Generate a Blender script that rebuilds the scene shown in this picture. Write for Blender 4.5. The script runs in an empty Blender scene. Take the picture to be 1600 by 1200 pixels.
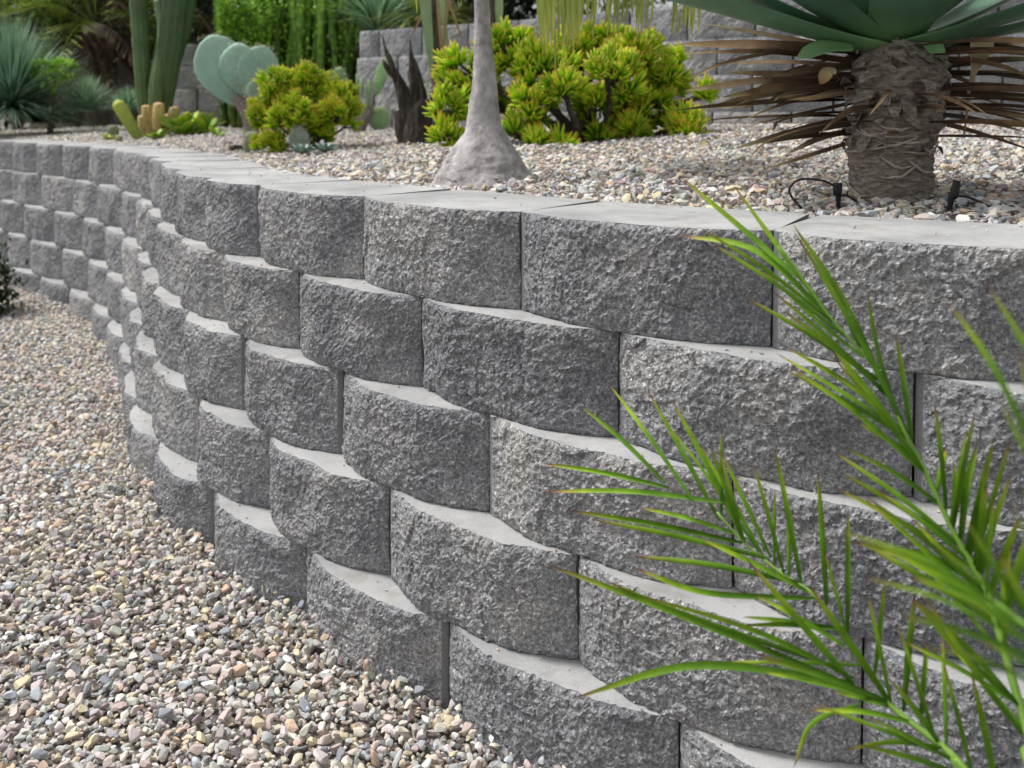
import bpy, math, random
import numpy as np
from mathutils import Vector, Matrix, Euler

rng = np.random.default_rng(7)
random.seed(7)
SC = bpy.context.scene
COL = SC.collection

# ------------------------------------------------------------------ camera
F_PX, HORIZON, CAM_H, PITCH = 1450.0, 176.0, 1.2, math.radians(2.5)
CY = HORIZON + F_PX * math.tan(PITCH)
cam = bpy.data.cameras.new("camera")
cam_o = bpy.data.objects.new("camera", cam)
COL.objects.link(cam_o)
cam_o.location = (0, 0, CAM_H)
cam_o.rotation_euler = (math.pi / 2 - PITCH, 0, 0)
cam.sensor_width = 36.0
cam.lens = 36.0 * F_PX / 1600.0
cam.shift_y = -(600.0 - CY) / 1600.0
cam.clip_start = 0.05
cam.clip_end = 400
cam.dof.use_dof = True
cam.dof.focus_distance = 1.7
cam.dof.aperture_fstop = 5.2
SC.camera = cam_o

# ------------------------------------------------------------------ light
SUN_EL, SUN_ROT = math.radians(60), math.radians(288)
world = bpy.data.worlds.new("World")
SC.world = world
world.use_nodes = True
wn = world.node_tree.nodes
wl = world.node_tree.links
sky = wn.new("ShaderNodeTexSky")
sky.sky_type = 'NISHITA'
sky.sun_disc = False
sky.sun_elevation = SUN_EL
sky.sun_rotation = SUN_ROT
sky.dust_density = 4.0
hsv = wn.new("ShaderNodeHueSaturation")
hsv.inputs["Saturation"].default_value = 0.22
wl.new(sky.outputs[0], hsv.inputs["Color"])
wl.new(hsv.outputs[0], wn["Background"].inputs[0])
wn["Background"].inputs[1].default_value = 0.13
sun = bpy.data.lights.new("sun", 'SUN')
sun.energy = 2.1
sun.angle = math.radians(10)
sun.color = (1.0, 0.985, 0.97)
sun_o = bpy.data.objects.new("sun", sun)
COL.objects.link(sun_o)
# direction towards the sun: rotation measured clockwise from +Y
sd = Vector((math.sin(SUN_ROT) * math.cos(SUN_EL), math.cos(SUN_ROT) * math.cos(SUN_EL), math.sin(SUN_EL)))
sun_o.rotation_euler = sd.to_track_quat('Z', 'Y').to_euler()
SC.view_settings.view_transform = 'Standard'
SC.view_settings.look = 'None'
SC.view_settings.gamma = 1
SC.view_settings.use_curve_mapping = False
SC.view_settings.exposure = 0.42

# ------------------------------------------------------------------ helpers
def ray(u, v):
    x = (u - 800.0) / F_PX
    y = (v - CY) / F_PX
    return Vector((x, math.cos(PITCH) - y * math.sin(PITCH), -(math.sin(PITCH) + y * math.cos(PITCH))))

def at(u, v, Y):
    d = ray(u, v)
    return Vector((0, 0, CAM_H)) + d * (Y / d.y)

def at_z(u, v, z):
    d = ray(u, v)
    return Vector((0, 0, CAM_H)) + d * ((z - CAM_H) / d.z)

def hash3(ix, iy, iz, seed):
    h = (ix.astype(np.int64) * 374761393 + iy.astype(np.int64) * 668265263 + iz.astype(np.int64) * 2147483647 + seed * 974634777) & 0xFFFFFFFF
    h = ((h ^ (h >> 13)) * 1274126177) & 0xFFFFFFFF
    h = ((h ^ (h >> 16)) * 2246822519) & 0xFFFFFFFF
    h = h ^ (h >> 15)
    return (h & 0xFFFFFF) / float(0xFFFFFF)

def vnoise(P, f, seed=0):
    Q = np.asarray(P, float) * f
    i = np.floor(Q).astype(np.int64)
    t = Q - i
    t = t * t * (3 - 2 * t)
    r = 0
    for dx in (0, 1):
        for dy in (0, 1):
            for dz in (0, 1):
                w = (t[:, 0] if dx else 1 - t[:, 0]) * (t[:, 1] if dy else 1 - t[:, 1]) * (t[:, 2] if dz else 1 - t[:, 2])
                r = r + w * hash3(i[:, 0] + dx, i[:, 1] + dy, i[:, 2] + dz, seed)
    return r * 2 - 1

def cellnoise(P, f, seed=0):
    """faceted noise: value and slope of the nearest feature point (chipped stone)"""
    Q = np.asarray(P, float) * f
    i = np.floor(Q).astype(np.int64)
    best = np.full(len(Q), 9.0)
    val = np.zeros(len(Q))
    for dx in (-1, 0, 1):
        for dy in (-1, 0, 1):
            for dz in (-1, 0, 1):
                a, b, c = i[:, 0] + dx, i[:, 1] + dy, i[:, 2] + dz
                fx = a + hash3(a, b, c, seed + 1)
                fy = b + hash3(a, b, c, seed + 2)
                fz = c + hash3(a, b, c, seed + 3)
                ddx, ddy, ddz = Q[:, 0] - fx, Q[:, 1] - fy, Q[:, 2] - fz
                d = ddx ** 2 + ddy ** 2 + ddz ** 2
                s = (hash3(a, b, c, seed + 4) * 2 - 1) + (hash3(a, b, c, seed + 5) - .5) * 2.2 * ddx + (hash3(a, b, c, seed + 6) - .5) * 2.2 * ddy + (hash3(a, b, c, seed + 7) - .5) * 2.2 * ddz
                m = d < best
                best = np.where(m, d, best)
                val = np.where(m, s, val)
    return val

class MB:
    def __init__(self):
        self.v, self.f, self.m, self.a, self.n = [], [], [], [], 0
    def add(self, verts, faces, mat=0, attr=None):
        verts = np.asarray(verts, float).reshape(-1, 3)
        b = self.n
        self.v.append(verts)
        self.n += len(verts)
        self.f.extend([tuple(i + b for i in f) for f in faces])
        self.m.extend([mat] * len(faces))
        self.a.append(np.full(len(verts), 0.5) if attr is None else np.broadcast_to(np.asarray(attr, float), (len(verts),)))
        return b
    def mesh(self, name, mats, smooth=True):
        me = bpy.data.meshes.new(name)
        V = np.concatenate(self.v)
        me.from_pydata(V.tolist(), [], self.f)
        for m in (mats if isinstance(mats, (list, tuple)) else [mats]):
            me.materials.append(m)
        me.polygons.foreach_set("material_index", np.array(self.m, dtype=np.int32))
        if smooth:
            me.polygons.foreach_set("use_smooth", np.ones(len(self.f), dtype=bool))
        at_ = me.attributes.new("t", 'FLOAT', 'POINT')
        at_.data.foreach_set("value", np.concatenate(self.a).astype(np.float32))
        me.update()
        return me
    def build(self, name, mats, parent=None, smooth=True, loc=None):
        return link(name, self.mesh(name, mats, smooth), parent, loc)

def link(name, data, parent=None, loc=None, rot=None, scale=None):
    o = bpy.data.objects.new(name, data)
    COL.objects.link(o)
    if parent is not None:
        o.parent = parent
    if loc is not None:
        o.location = loc
    if rot is not None:
        o.rotation_euler = rot
    if scale is not None:
        o.scale = (scale,) * 3 if isinstance(scale, (int, float)) else scale
    return o

def thing(name, label, cat, loc=(0, 0, 0), group=None, rotz=0):
    o = link(name, None, None, loc)
    o.rotation_euler = (0, 0, rotz)
    return tag(o, label, cat, group)

def tag(o, label, cat=None, group=None, kind=None):
    o["label"] = label
    if cat: o["category"] = cat
    if group: o["group"] = group
    if kind: o["kind"] = kind
    return o

def local(pts, o):
    L = Vector(o.location)
    return [Vector(p) - L for p in pts]

def smooth_path(pts, n):
    """Catmull-Rom through pts, n samples"""
    P = np.array([list(p) for p in pts], float)
    if len(P) == 2:
        t = np.linspace(0, 1, n)[:, None]
        return P[0] * (1 - t) + P[1] * t
    P = np.vstack([2 * P[0] - P[1], P, 2 * P[-1] - P[-2]])
    k = len(P) - 3
    out = []
    for s in np.linspace(0, k - 1e-6, n):
        i = int(s)
        t = s - i
        p0, p1, p2, p3 = P[i:i + 4]
        out.append(.5 * ((2 * p1) + (-p0 + p2) * t + (2 * p0 - 5 * p1 + 4 * p2 - p3) * t * t + (-p0 + 3 * p1 - 3 * p2 + p3) * t ** 3))
    return np.array(out)

def frames(P):
    T = np.gradient(P, axis=0)
    T /= np.linalg.norm(T, axis=1)[:, None] + 1e-12
    up = np.array([0, 0, 1.0]) if abs(T[0][2]) < .9 else np.array([1.0, 0, 0])
    S = np.cross(T[0], up)
    S /= np.linalg.norm(S)
    out = []
    for t in T:
        S = S - t * np.dot(S, t)
        S /= np.linalg.norm(S) + 1e-12
        out.append((t, S.copy(), np.cross(t, S)))
    return out

def tube(mb, pts, radii, sides=8, n=None, mat=0, rib=0, ribn=0, cap=True, attr=None, wob=0.0, seed=0):
    P = smooth_path(pts, n or len(pts))
    n = len(P)
    R = np.interp(np.linspace(0, 1, n), np.linspace(0, 1, len(radii)), radii)
    fr = frames(P)
    th = np.linspace(0, 2 * np.pi, sides, endpoint=False)
    V = []
    for i in range(n):
        t, a, b = fr[i]
        r = R[i] * (1 + (rib * (np.abs(np.cos(th * ribn / 2)) - .5) if ribn else 0))
        V.append(P[i] + (np.cos(th) * r)[:, None] * a + (np.sin(th) * r)[:, None] * b)
    V = np.concatenate(V)
    if wob:
        V = V + np.stack([vnoise(V, 1.0 / (wob * 6), seed + k) for k in range(3)], 1) * wob
    Fs = [(i * sides + j, i * sides + (j + 1) % sides, (i + 1) * sides + (j + 1) % sides, (i + 1) * sides + j) for i in range(n - 1) for j in range(sides)]
    tt = np.repeat(np.linspace(0, 1, n), sides)
    if cap:
        V = np.vstack([V, P[0], P[-1]])
        tt = np.append(tt, [0, 1])
        k = n * sides
        Fs += [(k, (j + 1) % sides, j) for j in range(sides)]
        Fs += [(k + 1, (n - 1) * sides + j, (n - 1) * sides + (j + 1) % sides) for j in range(sides)]
    mb.add(V, Fs, mat, tt if attr is None else attr)

def blade(mb, pts, width, n=8, fold=.25, up=None, thick=0.0, prof=None, mat=0, belly=.35, twist=0.0, attr=None):
    """leaf blade: V-folded strip along the path; thick > 0 gives it a convex back"""
    P = smooth_path(pts, n)
    T = np.gradient(P, axis=0)
    T /= np.linalg.norm(T, axis=1)[:, None] + 1e-12
    U = np.array(up if up is not None else (0, 0, 1.0), float)
    s = np.linspace(0, 1, n)
    W = width * (np.interp(s, [0, .08, belly, .7, .9, 1], prof or [.55, .75, 1, .78, .38, 0.02]))
    V, tt = [], []
    m = 5 if thick else 3
    for i in range(n):
        S = np.cross(T[i], U)
        S /= np.linalg.norm(S) + 1e-9
        N = np.cross(S, T[i])
        if twist:
            c, q = math.cos(twist * s[i]), math.sin(twist * s[i])
            S, N = S * c + N * q, N * c - S * q
        h = W[i] / 2
        if thick:
            th_ = thick * (1 - .75 * s[i])
            V += [P[i] - S * h + N * h * fold, P[i], P[i] + S * h + N * h * fold, P[i] + S * h * .55 - N * th_, P[i] - S * h * .55 - N * th_]
        else:
            V += [P[i] - S * h + N * h * fold, P[i], P[i] + S * h + N * h * fold]
        tt += [s[i]] * m
    Fs = []
    for i in range(n - 1):
        if thick:
            for j in range(5):
                a, b = i * 5 + j, i * 5 + (j + 1) % 5
                Fs.append((a, b, b + 5, a + 5))
        else:
            for j in range(2):
                a = i * 3 + j
                Fs.append((a, a + 1, a + 4, a + 3))
    mb.add(np.array(V), Fs, mat, tt if attr is None else attr)

# ------------------------------------------------------------------ materials
def new_mat(name):
    m = bpy.data.materials.new(name)
    m.use_nodes = True
    return m, m.node_tree.nodes, m.node_tree.links, m.node_tree.nodes["Principled BSDF"]

def ramp(nodes, stops, interp='LINEAR'):
    r = nodes.new("ShaderNodeValToRGB")
    r.color_ramp.interpolation = interp
    e = r.color_ramp.elements
    while len(e) < len(stops):
        e.new(0.5)
    for el, (p, c) in zip(e, stops):
        el.position = p
        el.color = (*c, 1)
    return r

def noise_node(nodes, links, vec, scale, detail=4, rough=.6, kind="noise"):
    if kind == "voronoi":
        n = nodes.new("ShaderNodeTexVoronoi")
        n.inputs["Scale"].default_value = scale
    else:
        n = nodes.new("ShaderNodeTexNoise")
        n.inputs["Scale"].default_value = scale
        n.inputs["Detail"].default_value = detail
        n.inputs["Roughness"].default_value = rough
    links.new(vec, n.inputs["Vector"])
    return n

def mix(nodes, links, fac, a, b, mode='MIX'):
    m = nodes.new("ShaderNodeMix")
    m.data_type = 'RGBA'
    m.blend_type = mode
    for sock, val in ((0, fac), (6, a), (7, b)):
        if isinstance(val, bpy.types.NodeSocket):
            links.new(val, m.inputs[sock])
        elif sock == 0:
            m.inputs[0].default_value = val
        else:
            m.inputs[sock].default_value = (*val, 1)
    return m.outputs[2]

def obj_coords(nodes, links):
    tc = nodes.new("ShaderNodeTexCoord")
    oi = nodes.new("ShaderNodeObjectInfo")
    add = nodes.new("ShaderNodeVectorMath")
    add.operation = 'MULTIPLY_ADD'
    links.new(oi.outputs["Random"], add.inputs[0])
    add.inputs[1].default_value = (37, 53, 71)
    links.new(tc.outputs["Object"], add.inputs[2])
    return add.outputs[0], oi.outputs["Random"]

def bump(nodes, links, bsdf, height, strength, dist):
    b = nodes.new("ShaderNodeBump")
    b.inputs["Strength"].default_value = strength
    b.inputs["Distance"].default_value = dist
    links.new(height, b.inputs["Height"])
    links.new(b.outputs[0], bsdf.inputs["Normal"])

def mat_split():
    m, n, l, p = new_mat("split_face_concrete")
    v, rnd = obj_coords(n, l)
    big = noise_node(n, l, v, 7, 3)
    mid = noise_node(n, l, v, 165, 5, .78)
    fine = noise_node(n, l, v, 420, 3, .7)
    base = ramp(n, [(0.27, (.055, .055, .057)), (.43, (.225, .226, .232)), (.56, (.39, .392, .40)), (.69, (.93, .93, .95))])
    l.new(mid.outputs[0], base.inputs[0])
    tone = ramp(n, [(.3, (.76, .765, .79)), (.5, (1, 1, 1)), (.68, (1.25, 1.22, 1.16))])
    l.new(big.outputs[0], tone.inputs[0])
    c = mix(n, l, 1.0, base.outputs[0], tone.outputs[0], 'MULTIPLY')
    per = ramp(n, [(0, (.83, .835, .85)), (.5, (.96, .96, .965)), (1, (1.12, 1.11, 1.09))])
    l.new(rnd, per.inputs[0])
    c = mix(n, l, 1.0, c, per.outputs[0], 'MULTIPLY')
    # pale and dark grains of aggregate
    vor = noise_node(n, l, v, 190, kind="voronoi")
    gr = ramp(n, [(0.0, (1, 1, 1)), (.10, (1, 1, 1)), (.16, (0, 0, 0))])
    l.new(vor.outputs["Distance"], gr.inputs[0])
    sel = noise_node(n, l, v, 90, 1)
    sr = ramp(n, [(.56, (0, 0, 0)), (.62, (1, 1, 1))])
    l.new(sel.outputs[0], sr.inputs[0])
    fac = mix(n, l, 1.0, gr.outputs[0], sr.outputs[0], 'MULTIPLY')
    c = mix(n, l, fac, c, (.85, .85, .83))
    # damp brownish stains
    st = noise_node(n, l, v, 3.3, 4)
    stf = ramp(n, [(.58, (0, 0, 0)), (.78, (.28, .28, .28))])
    l.new(st.outputs[0], stf.inputs[0])
    c = mix(n, l, stf.outputs[0], c, (.15, .135, .105))
    l.new(c, p.inputs["Base Color"])
    p.inputs["Roughness"].default_value = .95
    p.inputs["Specular IOR Level"].default_value = .25
    ad = n.new("ShaderNodeMath"); ad.operation = 'MULTIPLY_ADD'
    l.new(mid.outputs[0], ad.inputs[0]); ad.inputs[1].default_value = 1.0; l.new(fine.outputs[0], ad.inputs[2])
    bump(n, l, p, ad.outputs[0], .8, .004)
    return m

def mat_cast():
    m, n, l, p = new_mat("smooth_cast_concrete")
    v, rnd = obj_coords(n, l)
    big = noise_node(n, l, v, 5, 5, .6)
    fine = noise_node(n, l, v, 260, 4, .7)
    a = ramp(n, [(.28, (.28, .283, .287)), (.5, (.395, .395, .39)), (.72, (.48, .475, .46))])
    l.new(big.outputs[0], a.inputs[0])
    b = ramp(n, [(.2, (.72, .72, .72)), (.55, (1, 1, 1)), (.8, (1.08, 1.08, 1.08))])
    l.new(fine.outputs[0], b.inputs[0])
    c = mix(n, l, 1.0, a.outputs[0], b.outputs[0], 'MULTIPLY')
    vor = noise_node(n, l, v, 70, kind="voronoi")
    pit = ramp(n, [(.03, (1, 1, 1)), (.07, (0, 0, 0))])
    l.new(vor.outputs["Distance"], pit.inputs[0])
    c = mix(n, l, pit.outputs[0], c, (.22, .2, .18))
    st = noise_node(n, l, v, 14, 5, .7)
    stf = ramp(n, [(.50, (0, 0, 0)), (.68, (.6, .6, .6))])
    l.new(st.outputs[0], stf.inputs[0])
    c = mix(n, l, stf.outputs[0], c, (.25, .235, .205))
    l.new(c, p.inputs["Base Color"])
    p.inputs["Roughness"].default_value = .9
    p.inputs["Specular IOR Level"].default_value = .25
    bump(n, l, p, fine.outputs[0], .35, .002)
    return m

def mat_side():
    m, n, l, p = new_mat("moulded_block_side")
    v, rnd = obj_coords(n, l)
    fine = noise_node(n, l, v, 200, 4, .7)
    a = ramp(n, [(.3, (.14, .14, .14)), (.7, (.22, .22, .22))])
    l.new(fine.outputs[0], a.inputs[0])
    l.new(a.outputs[0], p.inputs["Base Color"])
    p.inputs["Roughness"].default_value = .9
    bump(n, l, p, fine.outputs[0], .4, .002)
    return m

def mat_pebble():
    m, n, l, p = new_mat("mixed_river_pebble")
    v, rnd = obj_coords(n, l)
    cols = [(.36, .37, .37), (.66, .58, .44), (.50, .38, .34), (.72, .69, .62), (.27, .28, .31), (.62, .52, .34),
            (.60, .48, .43), (.42, .43, .39), (.74, .66, .50), (.38, .28, .31), (.55, .54, .50), (.66, .47, .33), (.78, .77, .75), (.62, .52, .52), (.50, .53, .56),
            (.50, .50, .49), (.62, .58, .48), (.80, .76, .66), (.44, .38, .36), (.58, .46, .42), (.52, .52, .42),
            (.68, .62, .54), (.46, .42, .44), (.70, .60, .38), (.58, .56, .53), (.34, .35, .33), (.64, .54, .47)]
    cols = [tuple((.12 * sum(c) / 3 + .88 * x) * s for x, s in zip(c, (.97, .985, .97))) for c in cols]
    r = ramp(n, [(i / len(cols), c) for i, c in enumerate(cols)], 'CONSTANT')
    l.new(rnd, r.inputs[0])
    nz = noise_node(n, l, v, 60, 4, .6)
    b = ramp(n, [(.3, (.80, .80, .82)), (.55, (1.08, 1.07, 1.08)), (.75, (1.3, 1.28, 1.27))])
    l.new(nz.outputs[0], b.inputs[0])
    c = mix(n, l, 1.0, r.outputs[0], b.outputs[0], 'MULTIPLY')
    l.new(c, p.inputs["Base Color"])
    p.inputs["Roughness"].default_value = .75
    p.inputs["Specular IOR Level"].default_value = .3
    bump(n, l, p, nz.outputs[0], .3, .002)
    return m

def mat_soil(name, c0, c1, scale=40):
    m, n, l, p = new_mat(name)
    tc = n.new("ShaderNodeTexCoord")
    nz = noise_node(n, l, tc.outputs["Object"], scale, 5, .7)
    r = ramp(n, [(.35, c0), (.65, c1)])
    l.new(nz.outputs[0], r.inputs[0])
    l.new(r.outputs[0], p.inputs["Base Color"])
    p.inputs["Roughness"].default_value = 1
    bump(n, l, p, nz.outputs[0], .6, .01)
    return m

def mat_leaf(name, stops, rough=.5, var=.25, nscale=30, trans=.0, spec=.4, stripe=None, bumps=.0):
    """stops: colours along the attribute t (base to tip)"""
    m, n, l, p = new_mat(name)
    v, rnd = obj_coords(n, l)
    a = n.new("ShaderNodeAttribute"); a.attribute_name = "t"
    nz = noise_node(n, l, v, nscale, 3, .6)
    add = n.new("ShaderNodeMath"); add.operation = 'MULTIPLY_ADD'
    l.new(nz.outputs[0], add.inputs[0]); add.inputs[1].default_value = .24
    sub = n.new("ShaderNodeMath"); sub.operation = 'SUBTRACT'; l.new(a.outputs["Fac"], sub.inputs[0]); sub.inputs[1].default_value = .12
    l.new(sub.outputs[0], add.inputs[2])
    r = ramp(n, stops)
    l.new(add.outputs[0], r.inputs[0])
    g = ramp(n, [(.25, (1 - var,) * 3), (.75, (1 + var,) * 3)])
    l.new(nz.outputs[0], g.inputs[0])
    c = mix(n, l, 1.0, r.outputs[0], g.outputs[0], 'MULTIPLY')
    g2 = ramp(n, [(0, (1 - var, 1 - var * .8, 1 - var)), (1, (1 + var, 1 + var * .8, 1 + var * .3))])
    l.new(rnd, g2.inputs[0])
    c = mix(n, l, 1.0, c, g2.outputs[0], 'MULTIPLY')
    l.new(c, p.inputs["Base Color"])
    p.inputs["Roughness"].default_value = rough
    p.inputs["Specular IOR Level"].default_value = spec
    if bumps:
        bump(n, l, p, nz.outputs[0], bumps, .01)
    if trans:
        out = n["Material Output"]
        t = n.new("ShaderNodeBsdfTranslucent")
        l.new(c, t.inputs[0])
        ms = n.new("ShaderNodeMixShader")
        ms.inputs[0].default_value = trans
        l.new(p.outputs[0], ms.inputs[1]); l.new(t.outputs[0], ms.inputs[2])
        l.new(ms.outputs[0], out.inputs[0])
    return m

def mat_bark(name, c0, c1, c2, sx=(1, 1, 1), scale=30, bs=.6, bd=.01, rough=.9):
    m, n, l, p = new_mat(name)
    tc = n.new("ShaderNodeTexCoord")
    mp = n.new("ShaderNodeMapping")
    mp.inputs["Scale"].default_value = sx
    l.new(tc.outputs["Object"], mp.inputs[0])
    nz = noise_node(n, l, mp.outputs[0], scale, 6, .7)
    r = ramp(n, [(.3, c0), (.5, c1), (.72, c2)])
    l.new(nz.outputs[0], r.inputs[0])
    l.new(r.outputs[0], p.inputs["Base Color"])
    p.inputs["Roughness"].default_value = rough
    p.inputs["Specular IOR Level"].default_value = .25
    bump(n, l, p, nz.outputs[0], bs, bd)
    return m

M = {}
M['split'] = mat_split(); M['cast'] = mat_cast(); M['side'] = mat_side(); M['pebble'] = mat_pebble()
M['soil'] = mat_soil("gravel_fines", (.09, .08, .068), (.22, .19, .165))
M['far_soil'] = mat_soil("garden_soil", (.12, .10, .08), (.26, .22, .18), 8)
M['palm'] = mat_leaf("palm_leaflet", [(0, (.06, .15, .012)), (.5, (.13, .28, .016)), (.78, (.26, .40, .03)), (.91, (.32, .28, .06)), (.955, (.20, .09, .05)), (1, (.12, .05, .035))], .45, .35, 26, .2, .22)
M['rachis'] = mat_leaf("palm_rachis", [(0, (.15, .28, .04)), (1, (.20, .36, .05))], .4, .15, 20, 0)
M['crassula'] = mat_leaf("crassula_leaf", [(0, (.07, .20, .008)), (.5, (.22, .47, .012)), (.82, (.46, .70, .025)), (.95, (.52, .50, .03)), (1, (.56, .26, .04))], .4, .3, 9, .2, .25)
M['wood'] = mat_bark("dark_branch_bark", (.035, .028, .022), (.09, .075, .06), (.17, .15, .13), (1, 1, .3), 60)
M['char'] = mat_bark("weathered_black_wood", (.012, .010, .009), (.05, .042, .036), (.16, .14, .12), (1, 1, .15), 50, .8)
M['pony'] = mat_bark("pale_grey_bark", (.19, .17, .165), (.40, .375, .37), (.62, .59, .57), (1, 1, .7), 24, 1.0, .012)
M['aloe'] = mat_leaf("blue_green_succulent_leaf", [(0, (.10, .20, .08)), (.3, (.065, .15, .088)), (.92, (.075, .175, .11)), (1, (.15, .12, .06))], .45, .25, 9, 0, .35)
M['dry'] = mat_leaf("dry_brown_leaf", [(0, (.06, .034, .028)), (.4, (.10, .062, .045)), (.75, (.15, .105, .065)), (1, (.26, .22, .12))], .8, .4, 20, .05, .12)
M['dry_pale'] = mat_leaf("dry_straw_leaf", [(0, (.42, .36, .22)), (.6, (.36, .27, .15)), (1, (.26, .12, .07))], .7, .2, 20, .1)
M['aloetrunk'] = mat_bark("fibrous_brown_bark", (.10, .08, .065), (.30, .26, .21), (.55, .49, .42), (1, 1, 2.6), 55, 1.0, .014)
M['scar'] = mat_bark('pale_trunk_ridge', (.20, .17, .14), (.38, .34, .29), (.58, .53, .47), scale=60, bs=.7)
M['bluepad'] = mat_leaf("blue_green_cactus_pad", [(0, (.22, .34, .28)), (.5, (.27, .45, .39)), (1, (.36, .54, .46))], .6, .12, 9, 0, .3)
M['greenpad'] = mat_leaf("green_cactus_pad", [(0, (.13, .25, .10)), (1, (.22, .38, .17))], .55, .12, 12, 0, .3)
M['spine'] = mat_leaf("pale_cactus_spine", [(0, (.55, .5, .38)), (1, (.6, .55, .45))], .6, .1)
M['cereus'] = mat_leaf("green_columnar_cactus", [(0, (.12, .15, .06)), (.3, (.085, .145, .055)), (1, (.06, .12, .055))], .5, .25, 8, 0, .35)
M['euph'] = mat_leaf("bright_green_stem", [(0, (.09, .13, .03)), (.35, (.11, .22, .04)), (1, (.19, .37, .06))], .55, .55, 22, 0, .3, bumps=.8)
M['yellowfinger'] = mat_leaf("yellow_green_cactus", [(0, (.20, .25, .05)), (.6, (.36, .42, .07)), (1, (.42, .45, .09))], .6, .2, 40, 0, .3, bumps=.6)
M['pinkfinger'] = mat_leaf("straw_spined_cactus", [(0, (.30, .26, .10)), (.5, (.45, .35, .16)), (1, (.55, .38, .22))], .7, .3, 60, 0, .3, bumps=.8)
M['limeleaf'] = mat_leaf("lime_green_leaf", [(0, (.16, .30, .02)), (.7, (.24, .46, .03)), (1, (.45, .46, .05))], .35, .3, 10, .15)
M['barrel'] = mat_leaf("grey_green_barrel", [(0, (.22, .24, .16)), (1, (.34, .36, .24))], .8, .3, 80, 0, .2, bumps=.8)
M['eche'] = mat_leaf("blue_grey_rosette", [(0, (.14, .22, .19)), (.8, (.24, .34, .31)), (1, (.30, .30, .28))], .5, .15, 10)
M['bluegrass'] = mat_leaf("blue_green_blade", [(0, (.10, .19, .11)), (.5, (.20, .36, .25)), (1, (.38, .52, .38))], .55, .3, 6, .15)
M['palmdark'] = mat_leaf("olive_palm_blade", [(0, (.08, .11, .02)), (.5, (.20, .30, .04)), (1, (.40, .42, .10))], .5, .45, 4, .2)
M['brownblade'] = mat_leaf("dead_palm_blade", [(0, (.05, .03, .025)), (.5, (.10, .07, .05)), (1, (.24, .15, .08))], .8, .4, 6, .1)
M['shrubleaf'] = mat_leaf("green_shrub_leaf", [(0, (.13, .26, .03)), (1, (.30, .52, .07))], .5, .4, 3, .3)
M['treeleaf'] = mat_leaf("mid_green_tree_leaf", [(0, (.10, .17, .06)), (1, (.22, .33, .12))], .5, .4, 2, .25)
M['darkleaf'] = mat_leaf("dark_green_leaf", [(0, (.012, .03, .01)), (1, (.05, .09, .025))], .5, .4, 3, .2)
M['strand'] = mat_leaf("drooping_green_strand", [(0, (.18, .30, .08)), (.6, (.30, .46, .10)), (1, (.46, .46, .14))], .5, .25, 8, .3)
M['yucca'] = mat_leaf("pale_yucca_leaf", [(0, (.40, .42, .24)), (.5, (.34, .44, .26)), (1, (.22, .34, .18))], .5, .2, 8, .15)
M['rubber'] = mat_bark("black_rubber", (.012, .012, .014), (.018, .018, .02), (.03, .03, .033), scale=60, bs=.1, rough=.45)
M['crest'] = mat_leaf("bright_crested_leaf", [(0, (.14, .26, .06)), (.6, (.32, .55, .08)), (1, (.5, .75, .12))], .5, .3, 20, .1)
M['dustystem'] = mat_bark("grey_spiny_stem", (.13, .11, .09), (.25, .21, .18), (.42, .38, .34), scale=60, bs=.8)

# ------------------------------------------------------------------ the main wall, plan curve and courses
BH, BW, BATTER = .2, .455, .038
J = {5: [(208, 232), (235, 240), (272, 252), (289, 265), (330, 278), (416, 289), (560, 308), (806, 331), (1185, 369)],
     4: [(22, 267), (72, 273), (123, 280), (174, 286), (209, 297), (235, 308), (257, 322), (268, 342), (289, 370), (349, 395), (460, 424), (647, 464), (954, 521), (1422, 586)],
     3: [(37, 318), (87, 328), (138, 338), (181, 350), (207, 368), (235, 390), (243, 415), (258, 444), (292, 488), (379, 528), (520, 580), (752, 652), (1133, 745)],
     2: [(52, 372), (101, 386), (148, 400), (179, 421), (205, 443), (220, 477), (231, 510), (247, 558), (309, 616), (422, 673), (596, 762), (894, 872), (1341, 1006)],
     1: [(17, 413), (64, 430), (113, 447), (153, 471), (179, 498), (201, 530), (212, 572), (218, 626), (250, 690), (335, 762), (475, 848), (698, 970), (1058, 1123)]}

def curve_pts():
    """front line of the lowest course in plan: least-squares smoothing of all measured joints"""
    pts = []
    for k, js in J.items():
        for (u, v) in js:
            p = at_z(u, v, k * BH)
            pts.append((p.x, p.y, k))
    ref = [at_z(u, v, BH) for (u, v) in J[1]]
    R = np.array([(p.x, p.y) for p in ref])
    R = np.vstack([R[0] + (R[0] - R[1]) * 8, R[0] + (R[0] - R[1]) * 1.5, R, R[-1] + (.38, -.22), R[-1] + (.80, -.40), R[-1] + (1.25, -.52), R[-1] + (2.2, -.60)])
    C = smooth_path([(a, b, 0) for a, b in R], 500)[:, :2]
    for _ in range(1):
        k = np.ones(17) / 17
        C = np.stack([np.convolve(np.pad(C[:, i], 8, 'edge'), k, 'valid') for i in range(2)], 1)
    d = np.concatenate([[0], np.cumsum(np.linalg.norm(np.diff(C, axis=0), axis=1))])
    s = np.arange(0, d[-1], .02)
    return np.stack([np.interp(s, d, C[:, i]) for i in range(2)], 1)

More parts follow.
